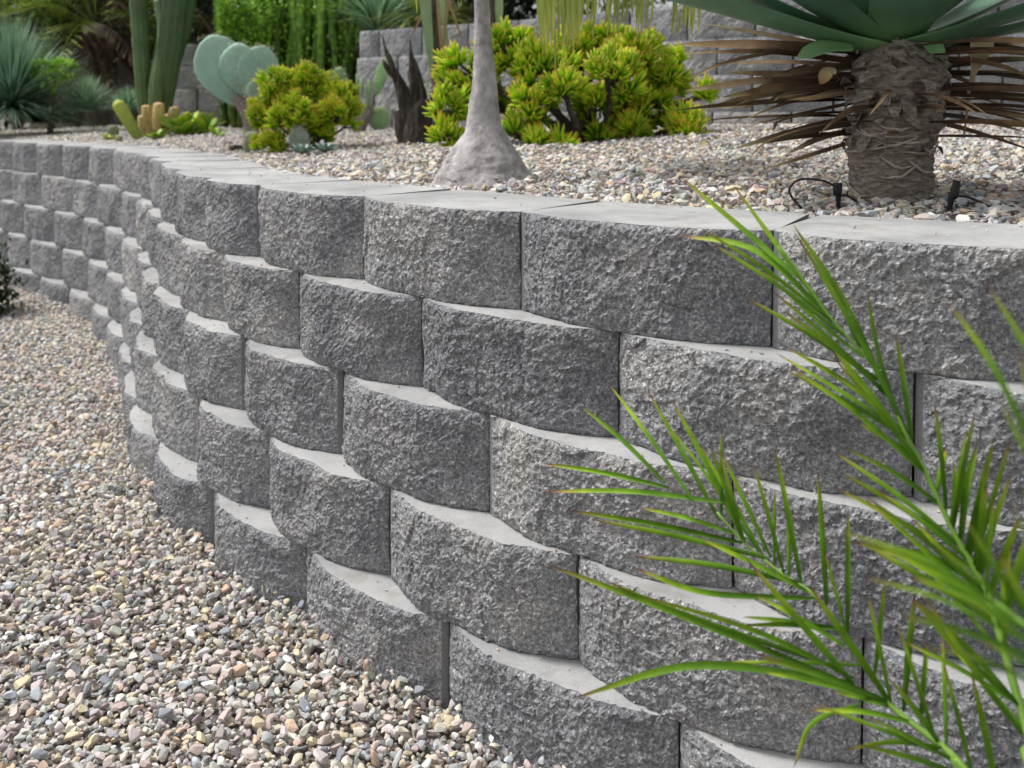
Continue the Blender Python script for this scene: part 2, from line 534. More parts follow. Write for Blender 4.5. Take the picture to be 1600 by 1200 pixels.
CV = curve_pts()
TG = np.gradient(CV, axis=0); TG /= np.linalg.norm(TG, axis=1)[:, None]
NB = np.stack([-TG[:, 1], TG[:, 0]], 1)          # towards the bed (curve runs left to right)
def course_line(off):
    return CV + NB * off
def wall_dist(x, y):
    """signed distance behind the front line (positive in the bed)"""
    x = np.atleast_1d(np.asarray(x, float)); y = np.atleast_1d(np.asarray(y, float))
    out = np.empty(len(x))
    for a in range(0, len(x), 20000):
        dx = x[a:a + 20000, None] - CV[None, ::2, 0]; dy = y[a:a + 20000, None] - CV[None, ::2, 1]
        D = dx * dx + dy * dy
        i = D.argmin(1)
        r = np.arange(len(i))
        sgn = dx[r, i] * NB[::2][i, 0] + dy[r, i] * NB[::2][i, 1]
        out[a:a + 20000] = np.sqrt(D[r, i]) * np.sign(sgn)
    return out

def block_mesh(A, B, z0, z1, depth, cells, seed, back_scale=.8, strip=(True, True), bulge=.042, rough=1.0, gap=.0022):
    """A, B plan points of the two front corners; local origin at their middle, on the block's underside"""
    A = np.array(A); B = np.array(B)
    mid = (A + B) / 2
    L = np.linalg.norm(B - A)
    ex = (B - A) / L
    ey = np.array([-ex[1], ex[0]])            # backwards, into the bed
    nx = max(6, int(L / cells)); nz = max(4, int((z1 - z0) / cells))
    u = np.linspace(-1, 1, nx + 1); w = np.linspace(0, 1, nz + 1)
    Ug, Wg = np.meshgrid(u, w)
    U, W = Ug.ravel(), Wg.ravel()
    X = U * (L / 2 - gap); Z = W * (z1 - z0)
    H = z1 - z0
    P = np.stack([X + seed * 3.1, np.zeros_like(X) + seed * 1.7, Z], 1)
    pr = np.clip((np.abs(U) - .34) / .66, 0, 1)
    prof = bulge * (1 - pr ** 1.55)
    edge = np.clip((1 - np.abs(U)) * L / 2 / .026, 0, 1)
    sm = np.where(U < 0, 1.0 if not strip[0] else 0.0, 1.0 if not strip[1] else 0.0)
    amp = np.maximum(np.clip((edge - .45) * 3, 0, 1), sm * .7)
    r = (.0055 * vnoise(P, 7, seed + 5) + .0042 * vnoise(P, 15, seed) + .0024 * cellnoise(P, 18, seed) + .0018 * cellnoise(P, 75, seed + 9) + .0020 * vnoise(P, 170, seed + 3)) * rough
    # lips at top and bottom are a little chipped back
    lip = np.exp(-((1 - W) * H / .008)) * (.0060 + .006 * np.clip(vnoise(P * [1, 1, .2], 26, seed + 21), 0, 1)) + np.exp(-(W * H / .012)) * .006
    side = np.exp(-((1 - np.abs(U)) * L / 2 / .006)) * .004
    Y = -(prof + (r - lip) * amp) + side
    V = np.stack([X, Y, Z], 1)
    nxp = nx + 1
    Fs = [(j * nxp + i, j * nxp + i + 1, (j + 1) * nxp + i + 1, (j + 1) * nxp + i) for j in range(nz) for i in range(nx)]
    mats = [0] * len(Fs)
    rowc = amp.reshape(nz + 1, nxp)[0]
    for q in range(len(Fs)):
        if rowc[q % nx] < .3 and rowc[q % nx + 1] < .3:
            mats[q] = 2
    n0 = len(V)
    # top: rings from the front lip to the back edge
    back = [(.12, 1.0), (.5, .95), (1.0, back_scale)]
    top = nz * nxp
    prev = list(range(top, top + nxp))
    extra = []
    for (g, sc) in back:
        cur = []
        for i in range(nxp):
            fy = Y[top + i]
            yy = fy + (depth - fy) * g
            extra.append((X[top + i] * sc, yy, H))
            cur.append(n0 + len(extra) - 1)
        for i in range(nx):
            Fs.append((prev[i], prev[i + 1], cur[i + 1], cur[i])); mats.append(1)
        prev = cur
    # bottom and sides, plain
    b0 = n0 + len(extra)
    extra += [(-(L / 2 - gap) * back_scale, depth, 0), ((L / 2 - gap) * back_scale, depth, 0)]
    lb, rb = b0, b0 + 1
    lt, rt = prev[0], prev[-1]
    left = [j * nxp for j in range(nz + 1)]; right = [j * nxp + nx for j in range(nz + 1)]
    tl = [top, n0, n0 + nxp, n0 + 2 * nxp]; tr = [top + nx, n0 + nx, n0 + nxp + nx, n0 + 2 * nxp + nx]
    Fs.append(tuple([lb] + left + tl[1:])); mats.append(2)
    Fs.append(tuple([rb] + tr[:0:-1] + right[::-1])); mats.append(2)
    Fs.append((rb, lb, lt, rt)); mats.append(2)
    Fs.append(tuple([lb, rb] + list(range(nx, -1, -1)))); mats.append(2)
    V = np.vstack([V, np.array(extra)])
    mb = MB(); mb.add(V, Fs)
    mb.m = mats
    me = mb.mesh("block", [M['split'], M['cast'], M['side']])
    # crisp top edge: flat shading of the top and sides
    sm_ = np.array([mm != 1 and mm != 2 or False for mm in mats]) | (np.array(mats) == 0)
    me.polygons.foreach_set("use_smooth", np.zeros(len(mats), dtype=bool) | (np.array(mats) == 3))
    return me, mid, math.atan2(ex[1], ex[0])

def joints_on(line, pix, z, wd, left_fill, right_fill):
    T = []
    for (u, v) in pix:
        p = at_z(u, v, z)
        d = (line[:, 0] - p.x) ** 2 + (line[:, 1] - p.y) ** 2
        T.append(int(d.argmin()))
    s = np.concatenate([[0], np.cumsum(np.linalg.norm(np.diff(line, axis=0), axis=1))])
    T = [s[i] for i in T]
    T = sorted(T)
    T2 = [T[-1]]
    for t in T[-2::-1]:
        if T2[-1] - t < .30:
            continue
        gapn = (T2[-1] - t) / wd
        k = max(1, int(round(gapn * .86)))
        base = T2[-1]
        for q in range(1, k + 1):
            T2.append(base + (t - base) * q / k)
    T = T2[::-1]
    while T[0] - wd > .3 and left_fill > 0:
        T.insert(0, T[0] - wd); left_fill -= 1
    while T[-1] + wd < s[-1] - .1 and right_fill > 0:
        T.append(T[-1] + wd); right_fill -= 1
    return [np.array([np.interp(t, s, line[:, 0]), np.interp(t, s, line[:, 1])]) for t in T]

wall = thing('retaining_wall', 'long curved retaining wall of grey split-face blocks in five stepped courses beside the gravel', 'wall')
nblk = 0
for k in range(1, 6):
    line = course_line(BATTER * (k - 1) + .0)
    js = joints_on(line, J[k], k * BH, BW, 5, 3)
    for A, B in zip(js[:-1], js[1:]):
        dist = np.linalg.norm((A + B) / 2)
        cells = .0036 if dist < 2.1 else (.0048 if dist < 2.8 else (.0075 if dist < 4.2 else .012))
        wz0 = (k - 1) * BH + (.0012 if k > 1 else -.05)
        lw, rw = rng.random() < .35, rng.random() < .5
        me, mid, rz = block_mesh(A, B, wz0, k * BH, .30, cells, int(nblk * 7 + k), strip=(lw, rw), back_scale=.88 if k == 5 else .8, bulge=.050 + rng.random() * .008)
        o = link('block', me, wall, (mid[0], mid[1], wz0))
        o.rotation_euler = (0, 0, rz)
        nblk += 1

# ------------------------------------------------------------------ ground sheets
def z_low(x, y):
    y = np.asarray(y, float)
    return .035 + .022 * np.clip(y - 3.0, 0, 4)
def z_bed(x, y, d=None):
    if d is None:
        d = wall_dist(x, y)
    y = np.asarray(y, float)
    return .968 + .062 * np.clip(d - .32, 0, 2.6) * 1.0

def sheet(name, xs, ys, zf, mat, keep=None):
    X, Y = np.meshgrid(xs, ys)
    x, y = X.ravel(), Y.ravel()
    z = zf(x, y)
    nx = len(xs)
    Fs = []
    kp = keep(x, y) if keep is not None else np.ones(len(x), bool)
    for j in range(len(ys) - 1):
        for i in range(nx - 1):
            q = (j * nx + i, j * nx + i + 1, (j + 1) * nx + i + 1, (j + 1) * nx + i)
            if kp[list(q)].all():
                Fs.append(q)
    mb = MB(); mb.add(np.stack([x, y, z], 1), Fs)
    return mb.build(name, mat)

xs = np.concatenate([[-200, -60, -20], np.arange(-8, 4.01, .2), [10, 40, 200]])
ys = np.concatenate([[-200, -60, -20, -5], np.arange(-2, 10.01, .2), [20, 60, 200]])
g = sheet('ground', xs, ys, lambda x, y: z_low(x, y) - .02, M['soil'])
tag(g, 'fine soil under the loose gravel path', kind='structure')

# bed: strips following the wall line, then outwards to the back
nb = []
offs = [.24, .32, .5, .8, 1.2, 1.7, 2.3, 3.0, 4.0, 6.0, 10, 30, 120]
ci = list(range(0, len(CV), 8))
V = []
sm_n = np.stack([np.convolve(np.pad(NB[:, i], 60, 'edge'), np.ones(121) / 121, 'valid') for i in range(2)], 1)
for j, o_ in enumerate(offs):
    for i in ci:
        if o_ <= .5:
            p = CV[i] + NB[i] * o_
        else:
            bn = sm_n[i] / np.linalg.norm(sm_n[i])
            base = CV[i] + NB[i] * .5
            tgt = np.array([.25, .97])
            w_ = min(1, (o_ - .5) / 1.5)
            dn = bn * (1 - w_) + tgt * w_
            p = base + dn / np.linalg.norm(dn) * (o_ - .5)
        V.append((p[0], p[1]))
V = np.array(V)
dd = wall_dist(V[:, 0], V[:, 1])
Z = z_bed(V[:, 0], V[:, 1], np.abs(dd)) - .016
nn = len(ci)
mb = MB()
mb.add(np.stack([V[:, 0], V[:, 1], Z], 1), [(j * nn + i, j * nn + i + 1, (j + 1) * nn + i + 1, (j + 1) * nn + i) for j in range(len(offs) - 1) for i in range(nn - 1)])
bed = mb.build('planting_bed', M['far_soil'])
tag(bed, 'raised planting bed behind the long curved wall', kind='structure')

def bed_hit(u, v):
    d = ray(u, v)
    o = Vector((0, 0, CAM_H))
    lo, hi = None, None
    for Y in np.arange(1.3, 14, .02):
        p = o + d * (Y / d.y)
        wd = wall_dist([p.x], [p.y])[0]
        if wd > 0 and p.z <= float(z_bed(p.x, p.y, np.array([wd]))[0]):
            return p
    return o + d * (9.0 / d.y)

# ------------------------------------------------------------------ gravel
def ico(sub):
    import bmesh
    bm = bmesh.new()
    bmesh.ops.create_icosphere(bm, subdivisions=sub, radius=1)
    V = np.array([v.co[:] for v in bm.verts]); F_ = [tuple(v.index for v in f.verts) for f in bm.faces]
    bm.free()
    return V, F_
ICO2 = ico(2); ICO3 = ico(3)

peb = bpy.data.collections.new("pebble_shapes")
for q in range(14):
    V, Fc = ICO3
    V = V.copy()
    for _ in range(13):
        nrm = rng.normal(size=3); nrm /= np.linalg.norm(nrm)
        dcut = rng.uniform(.42, .85)
        s = V @ nrm
        V = V - np.outer(np.clip(s - dcut, 0, None) * .985, nrm)
    V *= np.array([rng.uniform(.85, 1.25), rng.uniform(.65, .95), rng.uniform(.40, .72)])
    V += .03 * np.stack([vnoise(V, 3.2, q * 3 + k) for k in range(3)], 1)
    mb = MB(); mb.add(V, Fc)
    me = mb.mesh("pebble", M['pebble'], smooth=False)
    o = bpy.data.objects.new("pebble", me)
    peb.objects.link(o)

def scatter(name, P, R, S, label):
    me = bpy.data.meshes.new(name)
    me.vertices.add(len(P))
    me.vertices.foreach_set("co", np.asarray(P, np.float32).ravel())
    a = me.attributes.new("rot", 'FLOAT_VECTOR', 'POINT'); a.data.foreach_set("vector", np.asarray(R, np.float32).ravel())
    a = me.attributes.new("scl", 'FLOAT', 'POINT'); a.data.foreach_set("value", np.asarray(S, np.float32).ravel())
    me.update()
    o = link(name, me)
    ng = bpy.data.node_groups.new(name + "_nodes", 'GeometryNodeTree')
    ng.interface.new_socket("Geometry", in_out='INPUT', socket_type='NodeSocketGeometry')
    ng.interface.new_socket("Geometry", in_out='OUTPUT', socket_type='NodeSocketGeometry')
    N, L = ng.nodes, ng.links
    gi, go = N.new("NodeGroupInput"), N.new("NodeGroupOutput")
    m2p = N.new("GeometryNodeMeshToPoints")
    L.new(gi.outputs[0], m2p.inputs[0])
    ci_ = N.new("GeometryNodeCollectionInfo")
    ci_.inputs["Collection"].default_value = peb
    ci_.inputs["Separate Children"].default_value = True
    ci_.inputs["Reset Children"].default_value = True
    iop = N.new("GeometryNodeInstanceOnPoints")
    iop.inputs["Pick Instance"].default_value = True
    r = N.new("GeometryNodeInputNamedAttribute"); r.data_type = 'FLOAT_VECTOR'; r.inputs[0].default_value = "rot"
    e2r = N.new("FunctionNodeEulerToRotation")
    s = N.new("GeometryNodeInputNamedAttribute"); s.data_type = 'FLOAT'; s.inputs[0].default_value = "scl"
    ri = N.new("FunctionNodeRandomValue"); ri.data_type = 'INT'
    ri.inputs["Min"].default_value = 0
    for inp in ri.inputs:
        if inp.name == "Max" and inp.type == 'INT': inp.default_value = 13
        if inp.name == "Min" and inp.type == 'INT': inp.default_value = 0
    L.new(m2p.outputs[0], iop.inputs["Points"])
    L.new(ci_.outputs[0], iop.inputs["Instance"])
    rv = [x for x in ri.outputs if x.type == 'INT'][0]
    L.new(rv, iop.inputs["Instance Index"])
    L.new(r.outputs["Attribute"], e2r.inputs[0])
    L.new(e2r.outputs[0], iop.inputs["Rotation"])
    L.new(s.outputs["Attribute"], iop.inputs["Scale"])
    L.new(iop.outputs[0], go.inputs[0])
    md = o.modifiers.new("gravel", 'NODES')
    md.node_group = ng
    return tag(o, label, kind='stuff')

def jitter_points(x0, x1, y0, y1, step):
    xs = np.arange(x0, x1, step); ys = np.arange(y0, y1, step * .87)
    X, Y = np.meshgrid(xs, ys)
    X = X + (np.arange(len(ys)) % 2)[:, None] * step / 2
    X = X + rng.uniform(-.42, .42, X.shape) * step; Y = Y + rng.uniform(-.42, .42, Y.shape) * step
    return X.ravel(), Y.ravel()

def gravel_pts(x0, x1, y0, y1, step, keep, zf, rmin, rmax, dz):
    x, y = jitter_points(x0, x1, y0, y1, step)
    d = wall_dist(x, y)
    k = keep(x, y, d)
    x, y, d = x[k], y[k], d[k]
    z = zf(x, y, d) + rng.uniform(-dz, dz, len(x))
    n = len(x)
    R = np.stack([rng.normal(0, .45, n), rng.normal(0, .45, n), rng.uniform(0, 6.283, n)], 1)
    S = rmin + (rmax - rmin) * rng.random(n) ** 1.6
    return np.stack([x, y, z], 1), R, S

def in_view(x, y, m=.25):
    return (np.abs(x) < y * .58 + m)

def low_keep(ymax):
    return lambda x, y, d: (d < .0) & in_view(x, y) & (y > 1.35)
und = lambda x, y: .012 * vnoise(np.stack([x, y, x * 0], 1), 2.2, 5) + .006 * vnoise(np.stack([x, y, x * 0], 1), 7, 6)
parts = [gravel_pts(-2.9, .6, 1.4, 3.6, .0145, low_keep(0), lambda x, y, d: z_low(x, y) + und(x, y) - .006, .0065, .0125, .004),
         gravel_pts(-2.9, .6, 1.4, 3.6, .027, low_keep(0), lambda x, y, d: z_low(x, y) + und(x, y) + .007, .008, .019, .004),
         gravel_pts(-5.2, -.4, 3.6, 7.4, .0185, low_keep(0), lambda x, y, d: z_low(x, y) + und(x, y) - .004, .009, .015, .004),
         gravel_pts(-5.2, -.4, 3.6, 7.4, .040, low_keep(0), lambda x, y, d: z_low(x, y) + und(x, y) + .007, .009, .018, .004)]
# stones heaped against the foot of the wall
x, y = jitter_points(-2.9, .8, 1.3, 3.8, .019); d = wall_dist(x, y)
k = (d < -.03) & (d > -.16) & in_view(x, y) & (rng.random(len(x)) < np.clip(1 + d / .16, 0, 1))
x, y, d = x[k], y[k], d[k]
parts.append((np.stack([x, y, z_low(x, y) + und(x, y) + .016 + .05 * (1 + d / .16) ** 2 * .5], 1), np.stack([rng.normal(0, .7, len(x)), rng.normal(0, .7, len(x)), rng.uniform(0, 6.28, len(x))], 1), rng.uniform(.007, .014, len(x))))
G = [np.concatenate([p[i] for p in parts]) for i in range(3)]
scatter('gravel', *G, 'mixed pink, buff and grey river gravel covering the path at the foot of the wall')

capline = .30 + BATTER * 4
bz = lambda x, y, d: z_bed(x, y, d) + .010 * vnoise(np.stack([x, y, x * 0], 1), 2.6, 11)
thin = lambda x, y: (vnoise(np.stack([x, y, x * 0], 1), 3.1, 77) + .6 * vnoise(np.stack([x, y, x * 0], 1), 11, 78)) < rng.normal(.45, .25, len(x))
bk2 = lambda x, y, d: bk(x, y, d) & thin(x, y)
edge = lambda x, y: capline - .012 + .03 * vnoise(np.stack([x, y, x * 0], 1), 9, 31)
bk = lambda x, y, d: (d > edge(x, y)) & (d < 5.2) & in_view(x, y, .4)
parts = [gravel_pts(-1.4, 2.6, 1.3, 3.4, .016, bk, lambda x, y, d: bz(x, y, d) + .001, .006, .012, .005),
         gravel_pts(-1.4, 2.6, 1.3, 3.4, .025, bk2, lambda x, y, d: bz(x, y, d) + .011, .008, .021, .005),
         gravel_pts(-5.0, 3.6, 3.4, 9.2, .020, bk, lambda x, y, d: bz(x, y, d) + .001, .009, .015, .005),
         gravel_pts(-5.0, 3.6, 3.4, 9.2, .040, bk2, lambda x, y, d: bz(x, y, d) + .010, .010, .019, .005)]
G = [np.concatenate([p[i] for p in parts]) for i in range(3)]
scatter('gravel', *G, 'coarser buff and grey pebbles mulching the raised planting bed')

# ------------------------------------------------------------------ walls at the back of the bed
def back_wall(plan, z0, n, label, seed, wd=.42):
    t = thing('retaining_wall', label, 'wall', (plan[0][0], plan[0][1], z0))
    L = smooth_path([(a, b, 0) for a, b in plan], 300)[:, :2]
    s = np.concatenate([[0], np.cumsum(np.linalg.norm(np.diff(L, axis=0), axis=1))])
    Tn = np.gradient(L, axis=0); Tn /= np.linalg.norm(Tn, axis=1)[:, None]
    Nn = np.stack([-Tn[:, 1], Tn[:, 0]], 1)
    for k in range(n):
        L2 = L + Nn * (.028 * k)
        st = [0.0] + list(np.arange(wd * (.5 if k % 2 else 1), s[-1], wd)) + [s[-1]]
        for a, b in zip(st[:-1], st[1:]):
            if b - a < .1: continue
            A = np.array([np.interp(a, s, L2[:, i]) for i in range(2)]); B = np.array([np.interp(b, s, L2[:, i]) for i in range(2)])
            me, mid, rz = block_mesh(A, B, z0 + k * BH + .0012, z0 + (k + 1) * BH, .28, .018, seed + int(a * 100) + k, strip=(False, False), bulge=.030, back_scale=.92, gap=.006)
            o = link('block', me, t, (mid[0] - t.location.x, mid[1] - t.location.y, k * BH))
            o.rotation_euler = (0, 0, rz)
    return t

p0 = at(548, 100, 6.9); p1 = at(890, 60, 5.75); p2 = at(1120, 60, 5.05); p3 = at(1400, 60, 4.75); p4 = at(1750, 60, 4.7)
back_wall([(p0.x, p0.y), (p1.x, p1.y), (p2.x, p2.y), (p3.x, p3.y), (p4.x, p4.y)], 1.005, 4, 'back garden wall of grey blocks behind the yellow-green bushes and the thick-leaved plant', 300)
back_wall([(p0.x + .35, 8.6), (p0.x + .02, p0.y + .33)], 1.005, 4, 'short return of the back wall turning away beside the green pencil stems', 900)
q0 = at(268, 100, 8.2); q1 = at(440, 100, 8.4)
back_wall([(q0.x, q0.y), (q1.x, q1.y)], 1.01, 4, 'short stretch of grey block wall seen between the tall cactus and the blue cactus pads', 700)
back_wall([(q0.x + .45, 9.7), (q0.x + .04, q0.y + .33)], 1.01, 4, 'end return of the small far wall beside the tall cactus', 760)

mb = MB()
V = [(p0.x + .1, p0.y + .35), (p1.x, p1.y + .3), (p2.x, p2.y + .3), (p3.x, p3.y + .3), (p4.x, p4.y + .3), (30, 5), (30, 60), (p0.x + .1, 60)]
mb.add([(a, b, 1.76) for a, b in V], [tuple(range(len(V)))])
o = mb.build('upper_terrace', M['far_soil']); tag(o, 'upper terrace of soil behind the back wall', kind='structure')
mb = MB()
V = [(q0.x + .2, q0.y + .3), (q1.x, q1.y + .3), (p0.x + .09, q1.y + .5), (p0.x + .09, 60), (q0.x + .2, 60)]
mb.add([(a, b, 1.77) for a, b in V], [tuple(range(len(V)))])
o = mb.build('upper_terrace', M['far_soil']); tag(o, 'upper terrace of soil behind the small far wall', kind='structure')

#PLANTS
# ------------------------------------------------------------------ plants
UP = np.array([0, 0, 1.0])
def V3(*a): return np.array(a, float)
def P3(v): return np.array([v[0], v[1], v[2]])

def dirv(az, el):
    return np.array([math.cos(az) * math.cos(el), math.sin(az) * math.cos(el), math.sin(el)])

# --- ponytail palm: swollen foot, slim trunk, drooping strands from a crown above the picture
def ponytail():
    b = bed_hit(758, 283)
    t = thing('ponytail_palm', 'pale grey trunk with a swollen cone-shaped foot standing in the bed gravel', 'palm', (b.x, b.y, b.z - .03))
    k = b.y / F_PX
    prof = [(298, 90), (286, 81), (273, 74), (260, 66), (245, 57), (227, 46), (208, 32), (195, 27), (162, 22.5), (130, 19), (97, 16), (65, 14), (16, 12), (-60, 11), (-160, 11), (-260, 10)]
    cx = [757, 757, 756, 756, 756, 756, 758, 757, 756, 757, 756, 755, 753, 750, 748, 750]
    mb = MB()
    pts = [at(c, y, b.y) for (y, r), c in zip(prof, cx)]
    L = Vector(t.location)
    n = 90
    P = smooth_path([p - L for p in pts], n)
    R = np.interp(P[:, 2], [float((p - L).z) for p in pts], [r * k for _, r in prof])
    sides = 40
    th = np.linspace(0, 2 * np.pi, sides, endpoint=False)
    V = np.concatenate([P[i] + np.stack([np.cos(th) * R[i], np.sin(th) * R[i], th * 0], 1) for i in range(n)])
    d = np.stack([np.cos(np.tile(th, n)), np.sin(np.tile(th, n)), np.zeros(n * sides)], 1)
    rr = np.repeat(R, sides)
    amp = .10 * np.clip(rr / .1, .25, 1)
    V = V + d * (rr * (amp * .45 * vnoise(V * [1, 1, .5], 9, 4) + .03 * vnoise(V * [1, 1, .6], 40, 8) + .022 * cellnoise(V * [1, 1, .7], 60, 9)))[:, None]
    mb.add(V, [(i * sides + j, i * sides + (j + 1) % sides, (i + 1) * sides + (j + 1) % sides, (i + 1) * sides + j) for i in range(n - 1) for j in range(sides)])
    mb.build('trunk', M['pony'], t)
    top = P[-1]
    # strands: (x of the lowest point, y of it)
    spots = []
    for _ in range(70): spots.append((rng.uniform(845, 905), rng.uniform(25, 82)))
    for _ in range(50): spots.append((rng.uniform(905, 1015), rng.uniform(0, 62)))
    for _ in range(26): spots.append((rng.uniform(1048, 1092), rng.uniform(10, 72)))
    for _ in range(16): spots.append((rng.uniform(600, 735), rng.uniform(-60, 12)))
    for _ in range(16): spots.append((rng.uniform(780, 850), rng.uniform(-60, 10)))
    spots += [(868, 112), (652, 20)]
    for q, (u, v) in enumerate(spots):
        Y = b.y + rng.uniform(-.25, .45)
        e = P3(at(u, v, Y) - L)
        out = e[:2] - top[:2]
        r = np.linalg.norm(out)
        h = top[2] + rng.uniform(.05, .35)
        pts = [top, V3(top[0] + out[0] * .35, top[1] + out[1] * .35, h), V3(top[0] + out[0] * .85, top[1] + out[1] * .85, top[2] + .02), V3(e[0] + rng.normal(0, .006), e[1], e[2] + .16), e]
        mb = MB()
        blade(mb, pts, rng.uniform(.008, .015), 16, .2, up=(0.3, -1, .2), prof=[.8, .9, 1, .85, .6, .15])
        mb.build('leaf', M['strand'], t)
ponytail()

# --- branching crassula bushes with finger leaves
def cluster_mesh(n, ln, rad, seed):
    r_ = np.random.default_rng(seed)
    mb = MB()
    for i in range(n):
        az = i * 2.39996 + r_.uniform(-.3, .3)
        el = math.radians(r_.uniform(8, 45) if i < n * .6 else r_.uniform(45, 88))
        d = dirv(az, el)
        l = ln * r_.uniform(.7, 1.15)
        st = V3(0, 0, -.006 * (1 - i / n) * 3)
        mid = st + d * l * .5 + V3(0, 0, -.1 * l)
        tube(mb, [st, mid, st + d * l + V3(0, 0, .12 * l)], [rad * .5, rad * .9, rad * 1.1, rad * .95, rad * .45], 5, 5)
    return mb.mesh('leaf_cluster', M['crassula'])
CL = [cluster_mesh(36, .036, .0032, 50 + i) for i in range(6)]

def crassula(base_px, Yoff, lobes, n, label, clr, trunk_r, seed):
    r_ = np.random.default_rng(seed)
    b = bed_hit(*base_px)
    Yb = b.y + Yoff
    base = P3(at(base_px[0], base_px[1], Yb)); base[2] = float(z_bed(base[0], base[1])[0])
    t = thing('crassula_bush', label, 'bush', tuple(base))
    tot = sum(r * r for _, _, r, _ in lobes)
    mb = MB()
    k = Yb / F_PX
    cls = []
    for (u, v, r, dy) in lobes:
        c = P3(at(u, v, Yb + dy)) - base
        R = r * k
        m = max(4, int(round(n * r * r / tot)))
        bend = c * .5 + V3(r_.normal(0, .04), r_.normal(0, .04), -.05)
        tube(mb, [V3(r_.normal(0, .03), r_.normal(0, .02), -.02), bend, c * .9], [trunk_r, trunk_r * .6, trunk_r * .35], 7, 9, wob=.005, seed=int(u))
        for j in range(m):
            d = r_.normal(size=3); d[2] = d[2] * .8 + .35; d[1] -= .25
            d /= np.linalg.norm(d)
            rr = R * r_.uniform(.72, 1.05)
            p = c + d * rr * V3(1, 1.0, .9)
            g_ = d * .7 + V3(0, 0, .75) + r_.normal(0, .25, 3)
            cls.append((p, g_ / np.linalg.norm(g_)))
            if j % 2 == 0:
                tube(mb, [c * .8, c + d * rr * .5 + V3(0, 0, -.015), p], [trunk_r * .3, trunk_r * .22, .0035], 4, 5)
    mb.build('branches', M['wood'], t)
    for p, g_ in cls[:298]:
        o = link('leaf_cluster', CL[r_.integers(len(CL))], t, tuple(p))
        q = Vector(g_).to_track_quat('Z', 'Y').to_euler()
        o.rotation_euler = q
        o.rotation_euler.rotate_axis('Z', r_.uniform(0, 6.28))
        s = clr * r_.uniform(.75, 1.2)
        o.scale = (s, s, s)
    return t

big = [(735, 115, 44, .1), (792, 82, 42, .1), (850, 110, 46, .0), (905, 80, 38, .15), (950, 62, 26, .2), (985, 95, 46, .05), (1035, 130, 34, .1),
       (1012, 165, 34, .0), (960, 120, 36, -.15), (700, 165, 28, -.05), (695, 215, 22, -.15), (712, 240, 10, -.15), (835, 165, 30, -.15), (800, 205, 18, -.2), (838, 228, 20, -.25), (880, 232, 16, -.25),
       (1000, 205, 26, -.1), (945, 215, 22, -.05), (1072, 195, 24, -.1), (1078, 212, 14, -.15), (1065, 95, 16, .1), (880, 140, 24, -.2), (765, 160, 40, .1), (1102, 145, 7, 0), (925, 165, 26, -.05), (975, 160, 30, .1), (860, 195, 18, .1), (700, 130, 24, 0)]
crassula((905, 225), .15, big, 300, 'large yellow-green finger-leaved bush spreading behind the pale swollen trunk', 1.8, .030, 3)
small = [(440, 138, 30, .0), (487, 128, 28, .05), (530, 150, 26, .05), (415, 178, 24, 0), (462, 180, 34, -.1), (520, 178, 24, -.05), (545, 165, 14, 0), (420, 222, 20, -.1), (437, 236, 12, -.12), (500, 212, 14, -.05), (548, 192, 10, 0)]
crassula((478, 238), .12, small, 215, 'smaller rounded yellow-green bush beside the blue cactus pads near the wall edge', 1.28, .016, 4)

